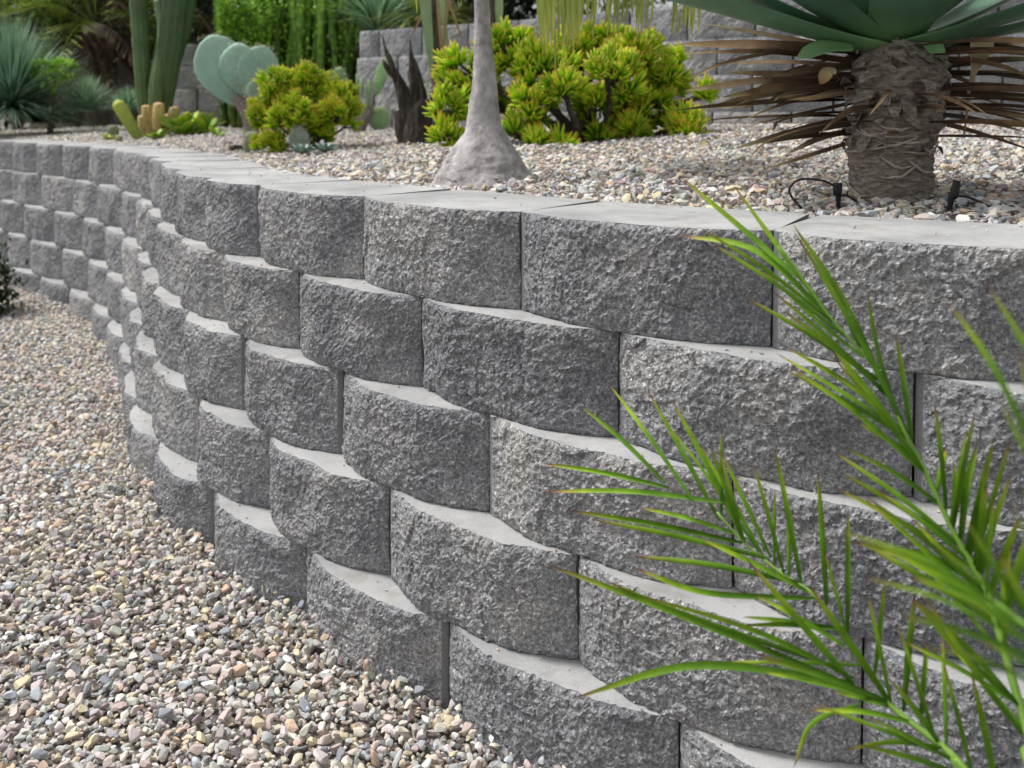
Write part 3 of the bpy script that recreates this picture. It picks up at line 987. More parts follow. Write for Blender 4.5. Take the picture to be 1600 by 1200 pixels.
# --- thick-leaved aloe on a shaggy trunk, right
def aloe():
    b = bed_hit(1398, 320)
    Y = b.y + .06
    base = at(1402, 325, Y); base.z = b.z - .02
    t = thing('tree_aloe', 'big blue-green fleshy rosette on a thick shaggy brown trunk', 'succulent', tuple(base))
    L = Vector(base)
    k = Y / F_PX
    prof = [(335, 72), (320, 64), (300, 60), (270, 61), (240, 60), (215, 64), (190, 63), (160, 60), (140, 66), (120, 70), (95, 62), (70, 50)]
    n, sides = 100, 48
    zs = [float((at(1400, y, Y) - L).z) for y, _ in prof]
    P = np.stack([np.interp(np.linspace(zs[0], zs[-1], n), zs, [float((at(1406 - (y - 60) * .01 if y < 200 else 1392, y, Y) - L).x) for y, _ in prof]), np.zeros(n), np.linspace(zs[0], zs[-1], n)], 1)
    R = np.interp(P[:, 2], zs, [r * k for _, r in prof])
    th = np.linspace(0, 2 * np.pi, sides, endpoint=False)
    V = np.concatenate([P[i] + np.stack([np.cos(th) * R[i], np.sin(th) * R[i], th * 0], 1) for i in range(n)])
    TH = np.tile(th, n)
    d = np.stack([np.cos(TH), np.sin(TH), TH * 0], 1)
    # overlapping leaf-scar rings, slanting
    zz = V[:, 2] + .012 * np.sin(TH * 1 + 1) + .010 * vnoise(V, 12, 3)
    saw = (zz / .026) % 1.0
    fr_ = np.clip((V[:, 2] - .05) / .15, .25, 1); disp = (.008 * saw + .006 * vnoise(V * [1, 1, 2], 30, 5) + .006 * cellnoise(V, 28, 6)) * fr_ + .003 * vnoise(V * [1, 1, 3], 70, 7) + .003 * cellnoise(V, 80, 12)
    V = V + d * (disp * .8)[:, None]
    mb = MB(); mb.add(V, [(i * sides + j, i * sides + (j + 1) % sides, (i + 1) * sides + (j + 1) % sides, (i + 1) * sides + j) for i in range(n - 1) for j in range(sides)])
    mb.build('trunk', M['aloetrunk'], t)
    r_ = np.random.default_rng(12)
    # raised slanting leaf scars on the lower trunk
    for i in range(15):
        a0 = r_.uniform(3.3, 5.4); z0 = r_.uniform(.015, .20); sp = r_.uniform(.7, 1.7); sl = r_.uniform(-.03, .04)
        pts = []
        for q in np.linspace(0, 1, 7):
            a = a0 - sp / 2 + sp * q; z = z0 + sl * (q - .5) - .012 * math.sin(q * math.pi) + r_.normal(0, .0015)
            r = float(np.interp(z, zs, [w_[1] * k for w_ in prof])) + .0065
            pts.append(V3(float(np.interp(z, P[:, 2], P[:, 0])) + math.cos(a) * r, math.sin(a) * r, z))
        mb = MB(); tube(mb, pts, [.0008, .0030, .0036, .0030, .0008], 6, 22, wob=.001, seed=i); mb.build('leaf_scar', M['scar'], t)
    # torn leaf bases hugging the trunk
    mb = MB()
    for i in range(120):
        a = r_.uniform(0, 6.28); z = zs[4] + (zs[-1] - zs[4]) * r_.random() ** .6; r = np.interp(z, zs, [q[1] * k for q in prof])
        p = V3(P[0][0] + math.cos(a) * r * .98, math.sin(a) * r * .98, z)
        o_ = V3(math.cos(a), math.sin(a), 0); s_ = V3(-math.sin(a), math.cos(a), 0)
        l = r_.uniform(.015, .05)
        dn = r_.uniform(-1, .6)
        blade(mb, [p, p + o_ * l * .45 + V3(0, 0, dn * l * .3) + s_ * r_.normal(0, .01), p + o_ * l * .6 + V3(0, 0, dn * l) + s_ * r_.normal(0, .02)], r_.uniform(.015, .045), 4, r_.uniform(-.3, .4), up=o_ + UP * .4, prof=[1, 1, .9, .7, .5, .3])
    o = mb.build('leaf_bases', M['aloetrunk'], t)
    o["kind"] = 'stuff'
    # fleshy leaves: azimuth (deg, 270 = towards the camera), elevation, length, width
    C0 = P3(at(1388, 70, Y) - L)
    leaves = [(186, 12, .56, .17), (168, 20, .50, .16), (206, 22, .50, .17), (232, 32, .40, .17), (268, 26, .40, .24),
              (300, 30, .40, .17), (330, 14, .56, .18), (354, 10, .60, .17), (16, 20, .52, .16), (48, 28, .45, .16), (90, 28, .45, .16), (132, 28, .46, .16),
              (250, 60, .36, .16), (318, 56, .38, .16), (195, 50, .38, .16), (10, 52, .38, .16), (130, 60, .38, .16), (70, 60, .36, .16)]
    for (az, el, ln, wd) in leaves:
        a, e = math.radians(az), math.radians(el)
        h = V3(math.cos(a), math.sin(a), 0)
        s0 = C0 + h * .03 + V3(0, 0, (el - 20) * .0014)
        p1 = s0 + (h * math.cos(e) + UP * math.sin(e)) * ln * .35
        p2 = p1 + (h * math.cos(e * 1.15) + UP * math.sin(e * 1.15)) * ln * .35
        p3 = p2 + (h * math.cos(e * 1.0) + UP * math.sin(e * 1.0)) * ln * .3
        mb = MB()
        N_ = -h * math.sin(e) + UP * math.cos(e)
        fleshy(mb, [s0, p1, p2, p3], wd, .014, N_, 22, 18, prof=[.62, .62, .9, 1, .86, .5, .18, .02])
        mb.build('leaf', M['aloe'], t)
    # two small pale old leaf ends under the crown
    for (u0, v0, u1, v1, dy, wd) in ((1330, 75, 1245, 92, -.06, .05), (1305, 112, 1282, 132, -.05, .032), (1440, 70, 1470, 92, -.09, .05)):
        s0, e_ = P3(at(u0, v0, Y - .05) - L), P3(at(u1, v1, Y + dy) - L)
        mb = MB(); fleshy(mb, [s0, (s0 + e_) / 2 + V3(0, 0, .012), e_], wd, .008, UP + V3(0, -.8, 0))
        mb.build('leaf', M['greenpad'] if v0 < 100 else M['dry_pale'], t)
    # dry brown leaves fanned out around the trunk: base px, tip px, depth offset of the tip, width
    dry = [(1330, 85, 1058, 70, .25, .034), (1320, 88, 1100, 38, .35, .036), (1322, 100, 1068, 84, .1, .032), (1318, 116, 1130, 112, .0, .026), (1315, 118, 1070, 142, .2, .028), (1318, 128, 1128, 152, .05, .024),
           (1318, 135, 1120, 168, .25, .024), (1318, 150, 1160, 188, .0, .024), (1322, 160, 1172, 196, .2, .020), (1322, 188, 1145, 234, -.05, .036), (1330, 205, 1230, 240, .1, .020), (1340, 140, 1190, 120, .4, .022),
           (1335, 108, 1120, 100, .45, .024), (1330, 210, 1200, 262, .2, .016),
           (1450, 95, 1620, 68, .25, .030), (1448, 112, 1625, 92, .1, .026), (1450, 125, 1640, 118, .3, .022), (1450, 140, 1620, 160, .1, .024), (1452, 150, 1630, 190, .2, .020), (1450, 185, 1640, 245, .05, .030), (1448, 178, 1600, 206, .25, .018),
           (1452, 160, 1560, 150, .3, .020), (1450, 135, 1590, 172, .35, .016), (1440, 115, 1560, 82, .4, .020)]
    for (u0, v0, u1, v1, dy, wd) in dry:
        s0, e_ = P3(at(u0 + 25 * (1 if u1 < u0 else -1), v0, Y) - L), P3(at(u1, v1, Y + dy) - L)
        m_ = (s0 + e_) / 2 + V3(0, 0, .006 + r_.normal(0, .005))
        mb = MB()
        blade(mb, [s0, m_, e_], wd * r_.uniform(.85, 1.1), 12, r_.uniform(.3, .7) * (1 if r_.random() < .8 else -1), up=UP + V3(0, -.9, 0), prof=[.6, .9, 1, .8, .45, .05], twist=r_.uniform(-.7, .7))
        mb.build('dry_leaf', M['dry'], t)
    # smaller curled and broken dead leaves hanging close round the trunk
    for i in range(54):
        a = r_.choice([0, math.pi]) + r_.normal(0, .75); z = zs[5] + (zs[-1] - zs[5]) * r_.random() ** .8
        h = V3(math.cos(a), math.sin(a), 0); l = r_.uniform(.16, .46); dr = r_.uniform(.0, .38)
        s0 = V3(P[0][0], 0, z) + h * .07
        mb = MB()
        blade(mb, [s0, s0 + h * l * .4 + V3(0, 0, -.02 * dr), s0 + h * l * .75 + V3(r_.normal(0, .012), r_.normal(0, .012), -l * .28 * dr), s0 + h * l * .95 + V3(r_.normal(0, .02), r_.normal(0, .02), -l * .62 * dr)], r_.uniform(.008, .022), 12, r_.uniform(.3, .9), up=UP + V3(0, -.6, 0), twist=r_.uniform(-2.2, 2.2))
        mb.build('dry_leaf', M['dry'], t)
    # hanging straw-coloured leaf on the right
    mb = MB()
    pts = [P3(at(1528, 62, Y - .05) - L), P3(at(1522, 90, Y - .05) - L), P3(at(1518, 115, Y - .05) - L), P3(at(1512, 140, Y - .04) - L), P3(at(1508, 185, Y - .03) - L), P3(at(1504, 215, Y - .03) - L)]
    blade(mb, pts, .058, 26, .7, up=(0.1, -1, 0), prof=[.9, 1, .30, .16, .12, .08], belly=.38, twist=.5)
    mb.build('hanging_leaf', M['dry_pale'], t)

def fleshy(mb, pts, width, thick, N, n=16, sides=12, prof=None, mat=0):
    """broad succulent leaf: lens-shaped section, widest past the middle, pointed tip"""
    P = smooth_path(pts, n)
    T = np.gradient(P, axis=0); T /= np.linalg.norm(T, axis=1)[:, None]
    s = np.linspace(0, 1, n)
    W = width / 2 * np.interp(s, [0, .15, .45, .62, .8, .92, .98, 1], prof or [.55, .72, .95, 1, .80, .42, .14, .02])
    H = thick * np.interp(s, [0, .3, .8, 1], [1.6, 1, .6, .15])
    V = []
    th = np.linspace(0, 2 * np.pi, sides, endpoint=False)
    N = np.array(N, float)
    for i in range(n):
        S = np.cross(T[i], N); S /= np.linalg.norm(S)
        Q = np.cross(S, T[i])
        c, q = np.cos(th), np.sin(th)
        cup = .22 * W[i] * (c ** 2)
        V.append(P[i] + (c * W[i])[:, None] * S + (q * H[i] * .5 + cup)[:, None] * Q)
    V = np.concatenate(V)
    Fs = [(i * sides + j, i * sides + (j + 1) % sides, (i + 1) * sides + (j + 1) % sides, (i + 1) * sides + j) for i in range(n - 1) for j in range(sides)]
    Fs.append(tuple((n - 1) * sides + j for j in range(sides)))
    mb.add(V, Fs, mat, np.repeat(s, sides))
aloe()

# --- drip irrigation
def drip():
    e = at(1310, 300, 1.98)
    t = thing('drip_emitter', 'black drip emitter with a looped tube left of the shaggy trunk', 'irrigation fitting', (e.x, e.y, float(z_bed(e.x, e.y)[0])), 'black irrigation fittings beside the shaggy trunk')
    L = Vector(t.location)
    z0 = 0
    mb = MB(); tube(mb, [V3(0, 0, -.03), V3(0, 0, .035), V3(-.002, 0, .04), V3(-.002, 0, .062)], [.004, .005, .009, .009, .010], 10, 14, attr=.5); mb.build('stake', M['rubber'], t)
    mb = MB(); pts = [V3(0, 0, .05), V3(-.03, .01, .066), V3(-.075, .02, .068), V3(-.098, .02, .05), V3(-.095, .015, .03), V3(-.08, -.005, .008)]
    tube(mb, pts, [.0026], 6, 24); mb.build('tube', M['rubber'], t)
    mb = MB(); tube(mb, [V3(-.004, 0, .032), V3(.02, .01, .034), V3(.05, .03, .02)], [.0026], 6, 8); mb.build('tube', M['rubber'], t)
    e = at(1483, 325, 1.92)
    t = thing('drip_emitter', 'black leaning drip emitter with a low tube right of the shaggy trunk', 'irrigation fitting', (e.x, e.y, float(z_bed(e.x, e.y)[0])), 'black irrigation fittings beside the shaggy trunk')
    mb = MB(); tube(mb, [V3(-.004, 0, -.03), V3(.004, 0, .03), V3(.010, 0, .04), V3(.015, 0, .068)], [.004, .0055, .0095, .009, .007], 10, 14, attr=.5); mb.build('stake', M['rubber'], t)
    mb = MB(); tube(mb, [V3(.008, 0, .036), V3(.04, .01, .034), V3(.08, .03, .02), V3(.11, .05, .008)], [.0026], 6, 16); mb.build('tube', M['rubber'], t)
drip()

# --- cactus pads
def pad(name, mat, parent, c, w, h, thick, N, upv, seed, spines=True, L=None):
    """c = foot of the pad; N = facing normal; upv = growing direction"""
    r_ = np.random.default_rng(seed)
    N = np.array(N, float); U = np.array(upv, float); U /= np.linalg.norm(U)
    N = N - U * np.dot(N, U); N /= np.linalg.norm(N)
    S = np.cross(U, N)
    V, Fc = ICO3
    V = V.copy()
    x, y, z = V[:, 0], V[:, 1], V[:, 2]
    s = (z + 1) / 2
    wd = np.interp(s, [0, .12, .35, .65, .85, 1], [.45, .62, .9, 1.05, 1.0, .9])
    X = x * w / 2 * wd; Z = s * h; Yy = y * thick / 2
    warp = .06 * w * np.sin(s * 3 + seed) + .03 * w * vnoise(V, 1.5, seed)
    W_ = np.array(c) + X[:, None] * S + Z[:, None] * U + (Yy + warp)[:, None] * N
    mb = MB(); mb.add(W_, Fc, 0, s)
    o = mb.build(name, mat, parent)
    if spines:
        mb = MB()
        for gx in np.linspace(-.98, .98, 8):
            for gz in np.linspace(.1, 1.0, 10):
                xx = gx * w / 2 * np.interp(gz, [0, .35, .65, 1], [.5, .95, 1, .45])
                p = np.array(c) + xx * S + gz * h * U
                for sg in (1, -1):
                    q = p + N * sg * thick * .42 + N * (.06 * w * math.sin(gz * 3 + seed))
                    for _ in range(2):
                        dd = N * sg + r_.normal(0, .6, 3)
                        dd /= np.linalg.norm(dd)
                        tube(mb, [q, q + dd * .024], [.0014, .0004], 3, 2, cap=False)
        mb.build('spines', M['spine'], o)
    return o

def opuntia_blue():
    b = bed_hit(400, 205)
    Y = 5.3
    base = at(395, 205, Y); base.z = float(z_bed(base.x, base.y)[0]) - .01
    t = thing('prickly_pear', 'blue-green prickly pear with broad round pads left of the small bush', 'cactus', tuple(base))
    L = Vector(base); k = Y / F_PX
    A = lambda u, v, dy=0: P3(at(u, v, Y + dy) - L)
    mb = MB(); tube(mb, [V3(0, 0, 0), A(390, 180), A(375, 158), A(368, 150)], [.05, .045, .04, .03], 12, 12, wob=.006); mb.build('stem', M['dustystem'], t)
    pad('pad', M['bluepad'], t, A(368, 165, .0), 82 * k, 116 * k, .028, (.15, -1, .1), (-.36, 0, 1), 3)
    pad('pad', M['bluepad'], t, A(378, 152, -.03), 66 * k, 84 * k, .028, (-.1, -1, .15), (-.05, .0, 1), 5)
    pad('pad', M['bluepad'], t, A(392, 150, -.05), 62 * k, 80 * k, .028, (.2, -1, .1), (.28, 0, 1), 8)
    pad('pad', M['bluepad'], t, A(398, 165, -.1), 28 * k, 40 * k, .03, (.6, -1, .1), (.05, 0, 1), 9)
opuntia_blue()

def opuntia_green():
    b = bed_hit(570, 208)
    Y = b.y + .15
    base = at(575, 207, Y); base.z = float(z_bed(base.x, base.y)[0]) - .01
    t = thing('prickly_pear', 'upright light green prickly pear between the small bush and the black stump', 'cactus', tuple(base))
    L = Vector(base); k = Y / F_PX
    A = lambda u, v, dy=0: P3(at(u, v, Y + dy) - L)
    mb = MB(); tube(mb, [A(556, 225), A(562, 190), A(575, 170), A(582, 165)], [.065, .065, .05, .03], 12, 12, wob=.012); mb.build('stem', M['dustystem'], t)
    for i, (u, v, w, h, N, U) in enumerate([(592, 208, 36, 42, (-.1, -1, .1), (.0, 0, 1)), (587, 152, 24, 62, (-.5, -1, .1), (.25, 0, 1)), (573, 172, 14, 48, (-1, -.6, 0), (.06, 0, 1)), (560, 160, 9, 46, (-1, -.3, 0), (-.05, 0, 1)),
                                              (532, 150, 26, 44, (0, -1, .1), (-.05, 0, 1)), (566, 150, 8, 30, (-1, -.3, 0), (.02, 0, 1))]):
        pad('pad', M['greenpad'], t, A(u, v, (i % 3) * -.03), w * k, h * k, .022, N, U, 20 + i, spines=(w > 20))
opuntia_green()

def low_cacti():
    b = at(466, 232, bed_hit(466, 240).y); L = Vector((b.x, b.y, float(z_bed(b.x, b.y)[0])))
    k = b.y / F_PX
    t = thing('prickly_pear', 'single round blue-grey cactus pad in front of the smaller bush', 'cactus', tuple(L))
    pad('pad', M['eche'], t, V3(0, 0, -.01), 34 * k, 46 * k, .02, (-.1, -1, .1), (.02, 0, 1), 41)
    # blue rosettes
    for (u, v, r, lab) in ((472, 238, 26, 'blue-grey succulent rosette under the round blue-grey pad'), (507, 235, 25, 'blue-grey succulent rosette just right of the round blue-grey pad')):
        p = bed_hit(u, v + 6); kk = p.y / F_PX
        t = thing('echeveria', lab, 'succulent', (p.x, p.y, p.z + .015))
        for ring, (n_, el, l) in enumerate(((9, 12, 1.0), (8, 35, .8), (6, 60, .55))):
            for i in range(n_):
                a = i * 6.283 / n_ + ring * .4
                h = dirv(a, math.radians(el))
                mb = MB(); N_ = -V3(math.cos(a), math.sin(a), 0) * math.sin(math.radians(el)) + UP * math.cos(math.radians(el))
                fleshy(mb, [h * .004, h * r * kk * .5 * l, h * r * kk * l + UP * .006], .020 * l + .006, .006, N_, 7, 8)
                mb.build('leaf', M['eche'], t)
    # barrel cacti
    for (u, v, w, h, lab) in ((394, 222, 25, 34, 'short grey-green barrel cactus against the left side of the smaller bush'), (177, 206, 16, 22, 'small round barrel cactus left of the yellow-green finger cactus'), (186, 216, 10, 10, 'tiny barrel cactus at the foot of the yellow-green finger cactus')):
        p = bed_hit(u, v + h / 2); kk = p.y / F_PX
        t = thing('barrel_cactus', lab, 'cactus', (p.x, p.y, p.z))
        mb = MB(); hh = h * kk; ww = w * kk / 2
        tube(mb, [V3(0, 0, -.01), V3(0, 0, hh * .35), V3(0, 0, hh * .7), V3(0, 0, hh * .93), V3(0, 0, hh)], [ww * .8, ww, ww * 1.02, ww * .9, ww * .6, ww * .1], 36, 18, rib=.16, ribn=24)
        mb.build('stem', M['barrel'], t)
        mb = MB()
        r_ = np.random.default_rng(int(u))
        for i in range(150):
            a = r_.uniform(0, 6.28); z = r_.uniform(.05, 1) * hh
            p_ = V3(math.cos(a) * ww, math.sin(a) * ww, z); d_ = V3(math.cos(a), math.sin(a), .4) + r_.normal(0, .4, 3)
            tube(mb, [p_, p_ + d_ / np.linalg.norm(d_) * .012], [.0009, .0003], 3, 2, cap=False)
        mb.build('spines', M['spine'], t)
low_cacti()

# --- weathered black stump with two long splinters
def stump():
    b = bed_hit(648, 226)
    Y = b.y + .05
    base = at(650, 226, Y); base.z = float(z_bed(base.x, base.y)[0]) - .02
    t = thing('dead_stump', 'dark weathered stump with jagged upright splinters beside the large bush', 'stump', tuple(base))
    L = Vector(base)
    A = lambda u, v, dy=0: P3(at(u, v, Y + dy) - L)
    k = Y / F_PX
    body = [([A(652, 236), A(655, 205), A(660, 175), A(668, 155)], [28, 25, 20, 11]), ([A(640, 232), A(632, 205), A(625, 170)], [20, 16, 8])]
    mb = MB()
    for p, r in body: tube(mb, p, [q * k for q in r], 20, 26, wob=.022, seed=5, rib=.3, ribn=11)
    mb.build('trunk', M['char'], t)
    for p, r in [([A(646, 205), A(630, 150), A(612, 100), A(598, 55)], [13, 12, 8, 4, 1]), ([A(655, 190), A(650, 130), A(643, 95), A(640, 62)], [15, 12, 5, 1]), ([A(672, 200), A(678, 170), A(684, 145)], [16, 13, 5]),
                 ([A(640, 215), A(634, 190), A(629, 168)], [10, 7, 2]), ([A(618, 120), A(606, 104), A(599, 92)], [5, 4, 1])]:
        mb = MB(); tube(mb, p, [q * k for q in r], 12, 20, wob=.008, seed=int(r[0] * 7), rib=.4, ribn=5); mb.build('splinter', M['char'], t)
    mb = MB()
    r_ = np.random.default_rng(3)
    p0_ = A(652, 140, .25)
    t2 = thing('variegated_shrub', 'pale yellow-green little shrub peeping out behind the dark stump', 'shrub', tuple(L + Vector(A(655, 190, .3))))
    for i in range(120):
        c = V3(r_.normal(.0, .06), r_.normal(0, .04), r_.uniform(-.02, .22))
        d = dirv(r_.uniform(0, 6.28), r_.uniform(.1, 1.4)) * r_.uniform(.03, .05)
        blade(mb, [c, c + d * .6, c + d], .016, 4, .2)
    o = mb.build('foliage', M['yucca'], t2)
    mb = MB()
    for i in range(5): tube(mb, [V3(0, 0, -.1), V3(r_.normal(0, .05), 0, .1), V3(r_.normal(0, .08), 0, .2)], [.006, .003], 5, 6)
    mb.build('stem', M['wood'], t2)
stump()

# --- row of tall bright green columnar stems (hedge like)
def pencil():
    Y = 7.7
    b = at(450, 170, Y); zb = float(z_bed(b.x, b.y)[0])
    t = thing('columnar_euphorbia', 'dense upright clump of bright green ribbed stems behind the small bush', 'cactus', (b.x, b.y, zb))
    L = Vector(t.location)
    r_ = np.random.default_rng(8)
    n = 0
    for row in range(4):
        for u in np.arange(346, 556, 9.5):
            uu = u + r_.uniform(-5, 5); dy = row * .16 - .1 + r_.uniform(-.06, .06)
            lo = P3(at(uu * .8 + 90 if row < 2 else uu, 150, Y + dy) - L); lo[2] = 0
            hi = P3(at(uu, 0, Y + dy) - L)
            if u < 420: top = hi[2] + r_.uniform(-.05, .5)
            else: top = hi[2] + r_.uniform(.05, .6)
            st = V3(lo[0], lo[1], 0)
            e = V3(hi[0] + r_.normal(0, .03), hi[1], top)
            mb = MB()
            r = r_.uniform(.020, .034) if u > 420 else r_.uniform(.014, .024)
            tube(mb, [st, (st * .65 + e * .35) + V3(r_.normal(0, .03), 0, 0), (st * .3 + e * .7) + V3(r_.normal(0, .03), 0, 0), e], [r, r * 1.1, r * .8, r * 1.1, r * .85, r], 10, 30, rib=.45, ribn=5, wob=.010, seed=n)
            mb.build('stem', M['euph'], t); n += 1
    # small leaves and offshoots on the left half
    mb = MB()
    for i in range(2600):
        uu = 340 + 90 * r_.random() ** 1.3 if i < 2000 else r_.uniform(430, 555)
        p = P3(at(uu, r_.uniform(-5, 80 if i < 2000 else 110), Y - .2 + r_.uniform(-.1, .2)) - L)
        d = dirv(r_.uniform(0, 6.28), r_.uniform(-.3, 1.3)) * r_.uniform(.02, .05)
        blade(mb, [p, p + d * .6, p + d + V3(0, 0, -.004)], .02, 4, .2)
    o = mb.build('leaflets', M['shrubleaf'], t); o["kind"] = 'stuff'
pencil()

# --- tall columnar cactus
def cereus():
    Y = 7.3
    b = at(245, 195, Y); zb = float(z_bed(b.x, b.y)[0])
    t = thing('columnar_cactus', 'tall cactus with thick dark green branching stems, left of the far block wall', 'cactus', (b.x, b.y, zb))
    L = Vector(t.location)
    k = Y / F_PX
    A = lambda u, v, dy=0: P3(at(u, v, Y + dy) - L)
    for (pts, r) in [([A(232, 205), A(226, 160), A(222, 100), A(219, 50), A(216, 0), A(214, -80)], [9, 11, 12, 12, 12, 11]),
                     ([A(250, 210), A(254, 165), A(262, 110), A(268, 60), A(274, 0), A(278, -80)], [12, 14, 16, 17, 18, 17]),
                     ([A(246, 205, -.1), A(243, 150, -.1), A(248, 100, -.05), A(256, 50, .1), A(250, 0, .2)], [10, 10, 9, 9, 9]),
                     ([A(258, 150, .1), A(274, 90, .1), A(286, 45, .1), A(292, 0, .1), A(296, -70, .1)], [9, 10, 12, 13, 13])]:
        mb = MB(); tube(mb, pts, [q * k for q in r], 36, 40, rib=.16, ribn=10, wob=.004); mb.build('stem', M['cereus'], t)
    r_ = np.random.default_rng(5); mb = MB()
cereus()

def grass_clump(name, label, cat, center, Y, n, ln, wd, mat, el=(15, 88), seed=0, droop=.15, az=None, zoff=0.0, group=None, trunk=None):
    """radiating narrow blades"""
    b = at(center[0], center[1], Y)
    t = thing(name, label, cat, tuple(b), group)
    r_ = np.random.default_rng(seed)
    mb = MB()
    for i in range(n):
        a = r_.uniform(0, 6.283) if az is None else r_.uniform(*az)
        e = math.radians(r_.uniform(*el))
        l = ln * r_.uniform(.75, 1.1)
        d = dirv(a, e); h = V3(math.cos(a), math.sin(a), 0)
        p1 = d * l * .5; p2 = d * l + V3(0, 0, -droop * l * math.cos(e)) + h * l * .06
        blade(mb, [h * .02, p1, p2], wd * r_.uniform(.7, 1.1), 6, .3, prof=[.9, 1, .9, .6, .3, .03])
    mb.build('leaves', M[mat], t)
    if trunk:
        mb = MB(); tube(mb, [V3(0, 0, -trunk[1]), V3(0, 0, 0)], [trunk[0], trunk[0] * .9], 12, 24, wob=.02, seed=seed); mb.build('trunk', M['aloetrunk'], t)
    return t

grass_clump('dasylirion', 'big blue-green tuft of fine spiky leaves at the left edge above the wall', 'succulent', (20, 168), 8.0, 1300, .80, .013, 'bluegrass', (-12, 89), 1, .10)
grass_clump('dasylirion', 'low blue-green spiky tuft between the little crested tree and the tall cactus', 'succulent', (135, 172), 8.1, 420, .34, .012, 'bluegrass', (0, 85), 2, .1)
grass_clump('dasylirion', 'small grey-green spiky tuft at the foot of the tall cactus', 'succulent', (200, 175), 8.0, 260, .24, .012, 'bluegrass', (10, 85), 32, .1)
grass_clump('spiky_shrub', 'dark green low tuft behind the gravel at the far left', 'shrub', (60, 192), 8.2, 420, .34, .012, 'darkleaf', (0, 80), 3, .1)
grass_clump('yucca', 'grey-green sword-leaved tuft on top of the back wall beside the green stems', 'succulent', (590, 52), 7.6, 240, .62, .022, 'bluegrass', (15, 85), 4, .2)
grass_clump('yucca', 'tangled olive sword-leaved tuft on top of the back wall behind the pale trunk', 'succulent', (665, 42), 7.4, 160, .50, .020, 'palmdark', (0, 80), 5, .35)

# --- palms and trees behind
def palm(label, crown, Y, n, ln, green, brown, seed, trunk_r, group=None):
    b = at(crown[0], crown[1], Y)
    zb = float(z_bed(b.x, b.y)[0])
    t = thing('fan_palm', label, 'palm', (b.x, b.y, 1.1), group)
    r_ = np.random.default_rng(seed)
    C0 = V3(0, 0, b.z - 1.1)
    mb = MB(); tube(mb, [V3(0, 0, -.1), C0 * .5 + V3(.03, 0, 0), C0], [trunk_r * 1.1, trunk_r, trunk_r], 16, 40, wob=.03, seed=seed); mb.build('trunk', M['aloetrunk'], t)
    for i in range(n):
        a = r_.uniform(0, 6.283); f = i / n
        dead = f < brown
        el = math.radians(r_.uniform(-75, -20) if dead else r_.uniform(-25, 70))
        d = dirv(a, el); h = V3(math.cos(a), math.sin(a), 0)
        l = ln * r_.uniform(.7, 1.1) * (.75 if dead else 1)
        P = smooth_path([C0, C0 + d * l * .5 + V3(0, 0, .05), C0 + d * l + V3(0, 0, -.22 * l)], 14)
        mb = MB(); tube(mb, P, [.012, .006, .003], 4, 14, cap=False)
        S = np.cross(d, UP); S /= np.linalg.norm(S) + 1e-9
        for j in range(3, 14):
            for sg in (-1, 1):
                for q in range(2):
                    ll = l * .34 * (1 - abs(j / 13 - .45) * .9)
                    fr = P[min(13, j)] + (P[min(13, j)] - P[j - 1]) * q * .5
                    dd = S * sg * .8 + d * .75 + V3(0, 0, -.25 if dead else .05) + r_.normal(0, .12, 3)
                    dd /= np.linalg.norm(dd)
                    blade(mb, [fr, fr + dd * ll * .5, fr + dd * ll + V3(0, 0, -.12 * ll)], .022, 4, .3)
        mb.build('frond', M['brownblade'] if dead else M['palmdark'], t)
    return t
palm('dark palm with brown skirt of dead fronds left of the tall cactus', (150, 40), 9.8, 50, 1.15, 'palmdark', .6, 11, .13)
palm('olive palm with drooping fronds behind the tall cactus', (200, -60), 10.6, 44, 1.35, 'palmdark', .4, 12, .14)
palm('olive palm with arching fronds at the far left behind the blue-green tuft', (60, -40), 11.5, 44, 1.7, 'palmdark', .25, 13, .14)

def tree(label, cx, cy, Y, rx, rz, mat, n, seed, leaf=.07, group='trees and shrubs beyond the bed', name='background_tree', dens=9):
    b = at(cx, cy, Y)
    t = thing(name, label, 'tree' if 'tree' in name else 'shrub', (b.x, b.y, 1.0), group)
    r_ = np.random.default_rng(seed)
    C = V3(0, 0, b.z - 1.0)
    mb = MB(); mt = MB()
    tube(mt, [V3(0, 0, -.1), C * .5 + V3(.08, 0, 0), C + V3(0, 0, rz * .3)], [rx * .07, rx * .05, rx * .02], 8, 14, wob=.02, seed=seed)
    for c_ in range(n):
        d = r_.normal(size=3); d /= np.linalg.norm(d)
        r = r_.uniform(.35, 1.0) ** .5
        c = C + d * V3(rx, rx, rz) * r
        if c_ % 4 == 0: tube(mt, [C * .8, (C + c) / 2 + r_.normal(0, .08, 3), c], [rx * .025, rx * .012, .004], 4, 6, cap=False)
        for q in range(dens):
            p = c + r_.normal(0, rx * .09, 3)
            dd = dirv(r_.uniform(0, 6.28), r_.uniform(-.9, .9))
            blade(mb, [p, p + dd * leaf * .5, p + dd * leaf + V3(0, 0, -leaf * .2)], leaf * .45, 3, .2)
    mt.build('trunk', M['wood'], t)
    mb.build('crown', M[mat], t)
    return t
tree('bright green shrub at the far left edge behind the blue-green tuft', 20, 45, 10.2, .85, .6, 'shrubleaf', 260, 21, .07, name='background_shrub')
tree('mid green shrub behind the dark palm', 120, 50, 12, 1.3, 1.2, 'treeleaf', 300, 22, .12, name='background_shrub')
tree('grey-green tree between the tall cactus and the green stems', 322, 10, 13, 1.0, 1.4, 'treeleaf', 260, 23, .13)
tree('dark tree standing behind the bright green stems', 450, -40, 12.5, 1.7, 1.6, 'darkleaf', 420, 24, .14)
tree('dark green shrub on the upper terrace behind the sword-leaved tufts', 640, -20, 11, 1.0, .75, 'treeleaf', 300, 25, .11, name='background_shrub')
tree('dark leafy shrub on the upper terrace behind the pale trunk', 760, 5, 10, .62, .42, 'darkleaf', 240, 26, .10, name='background_shrub')
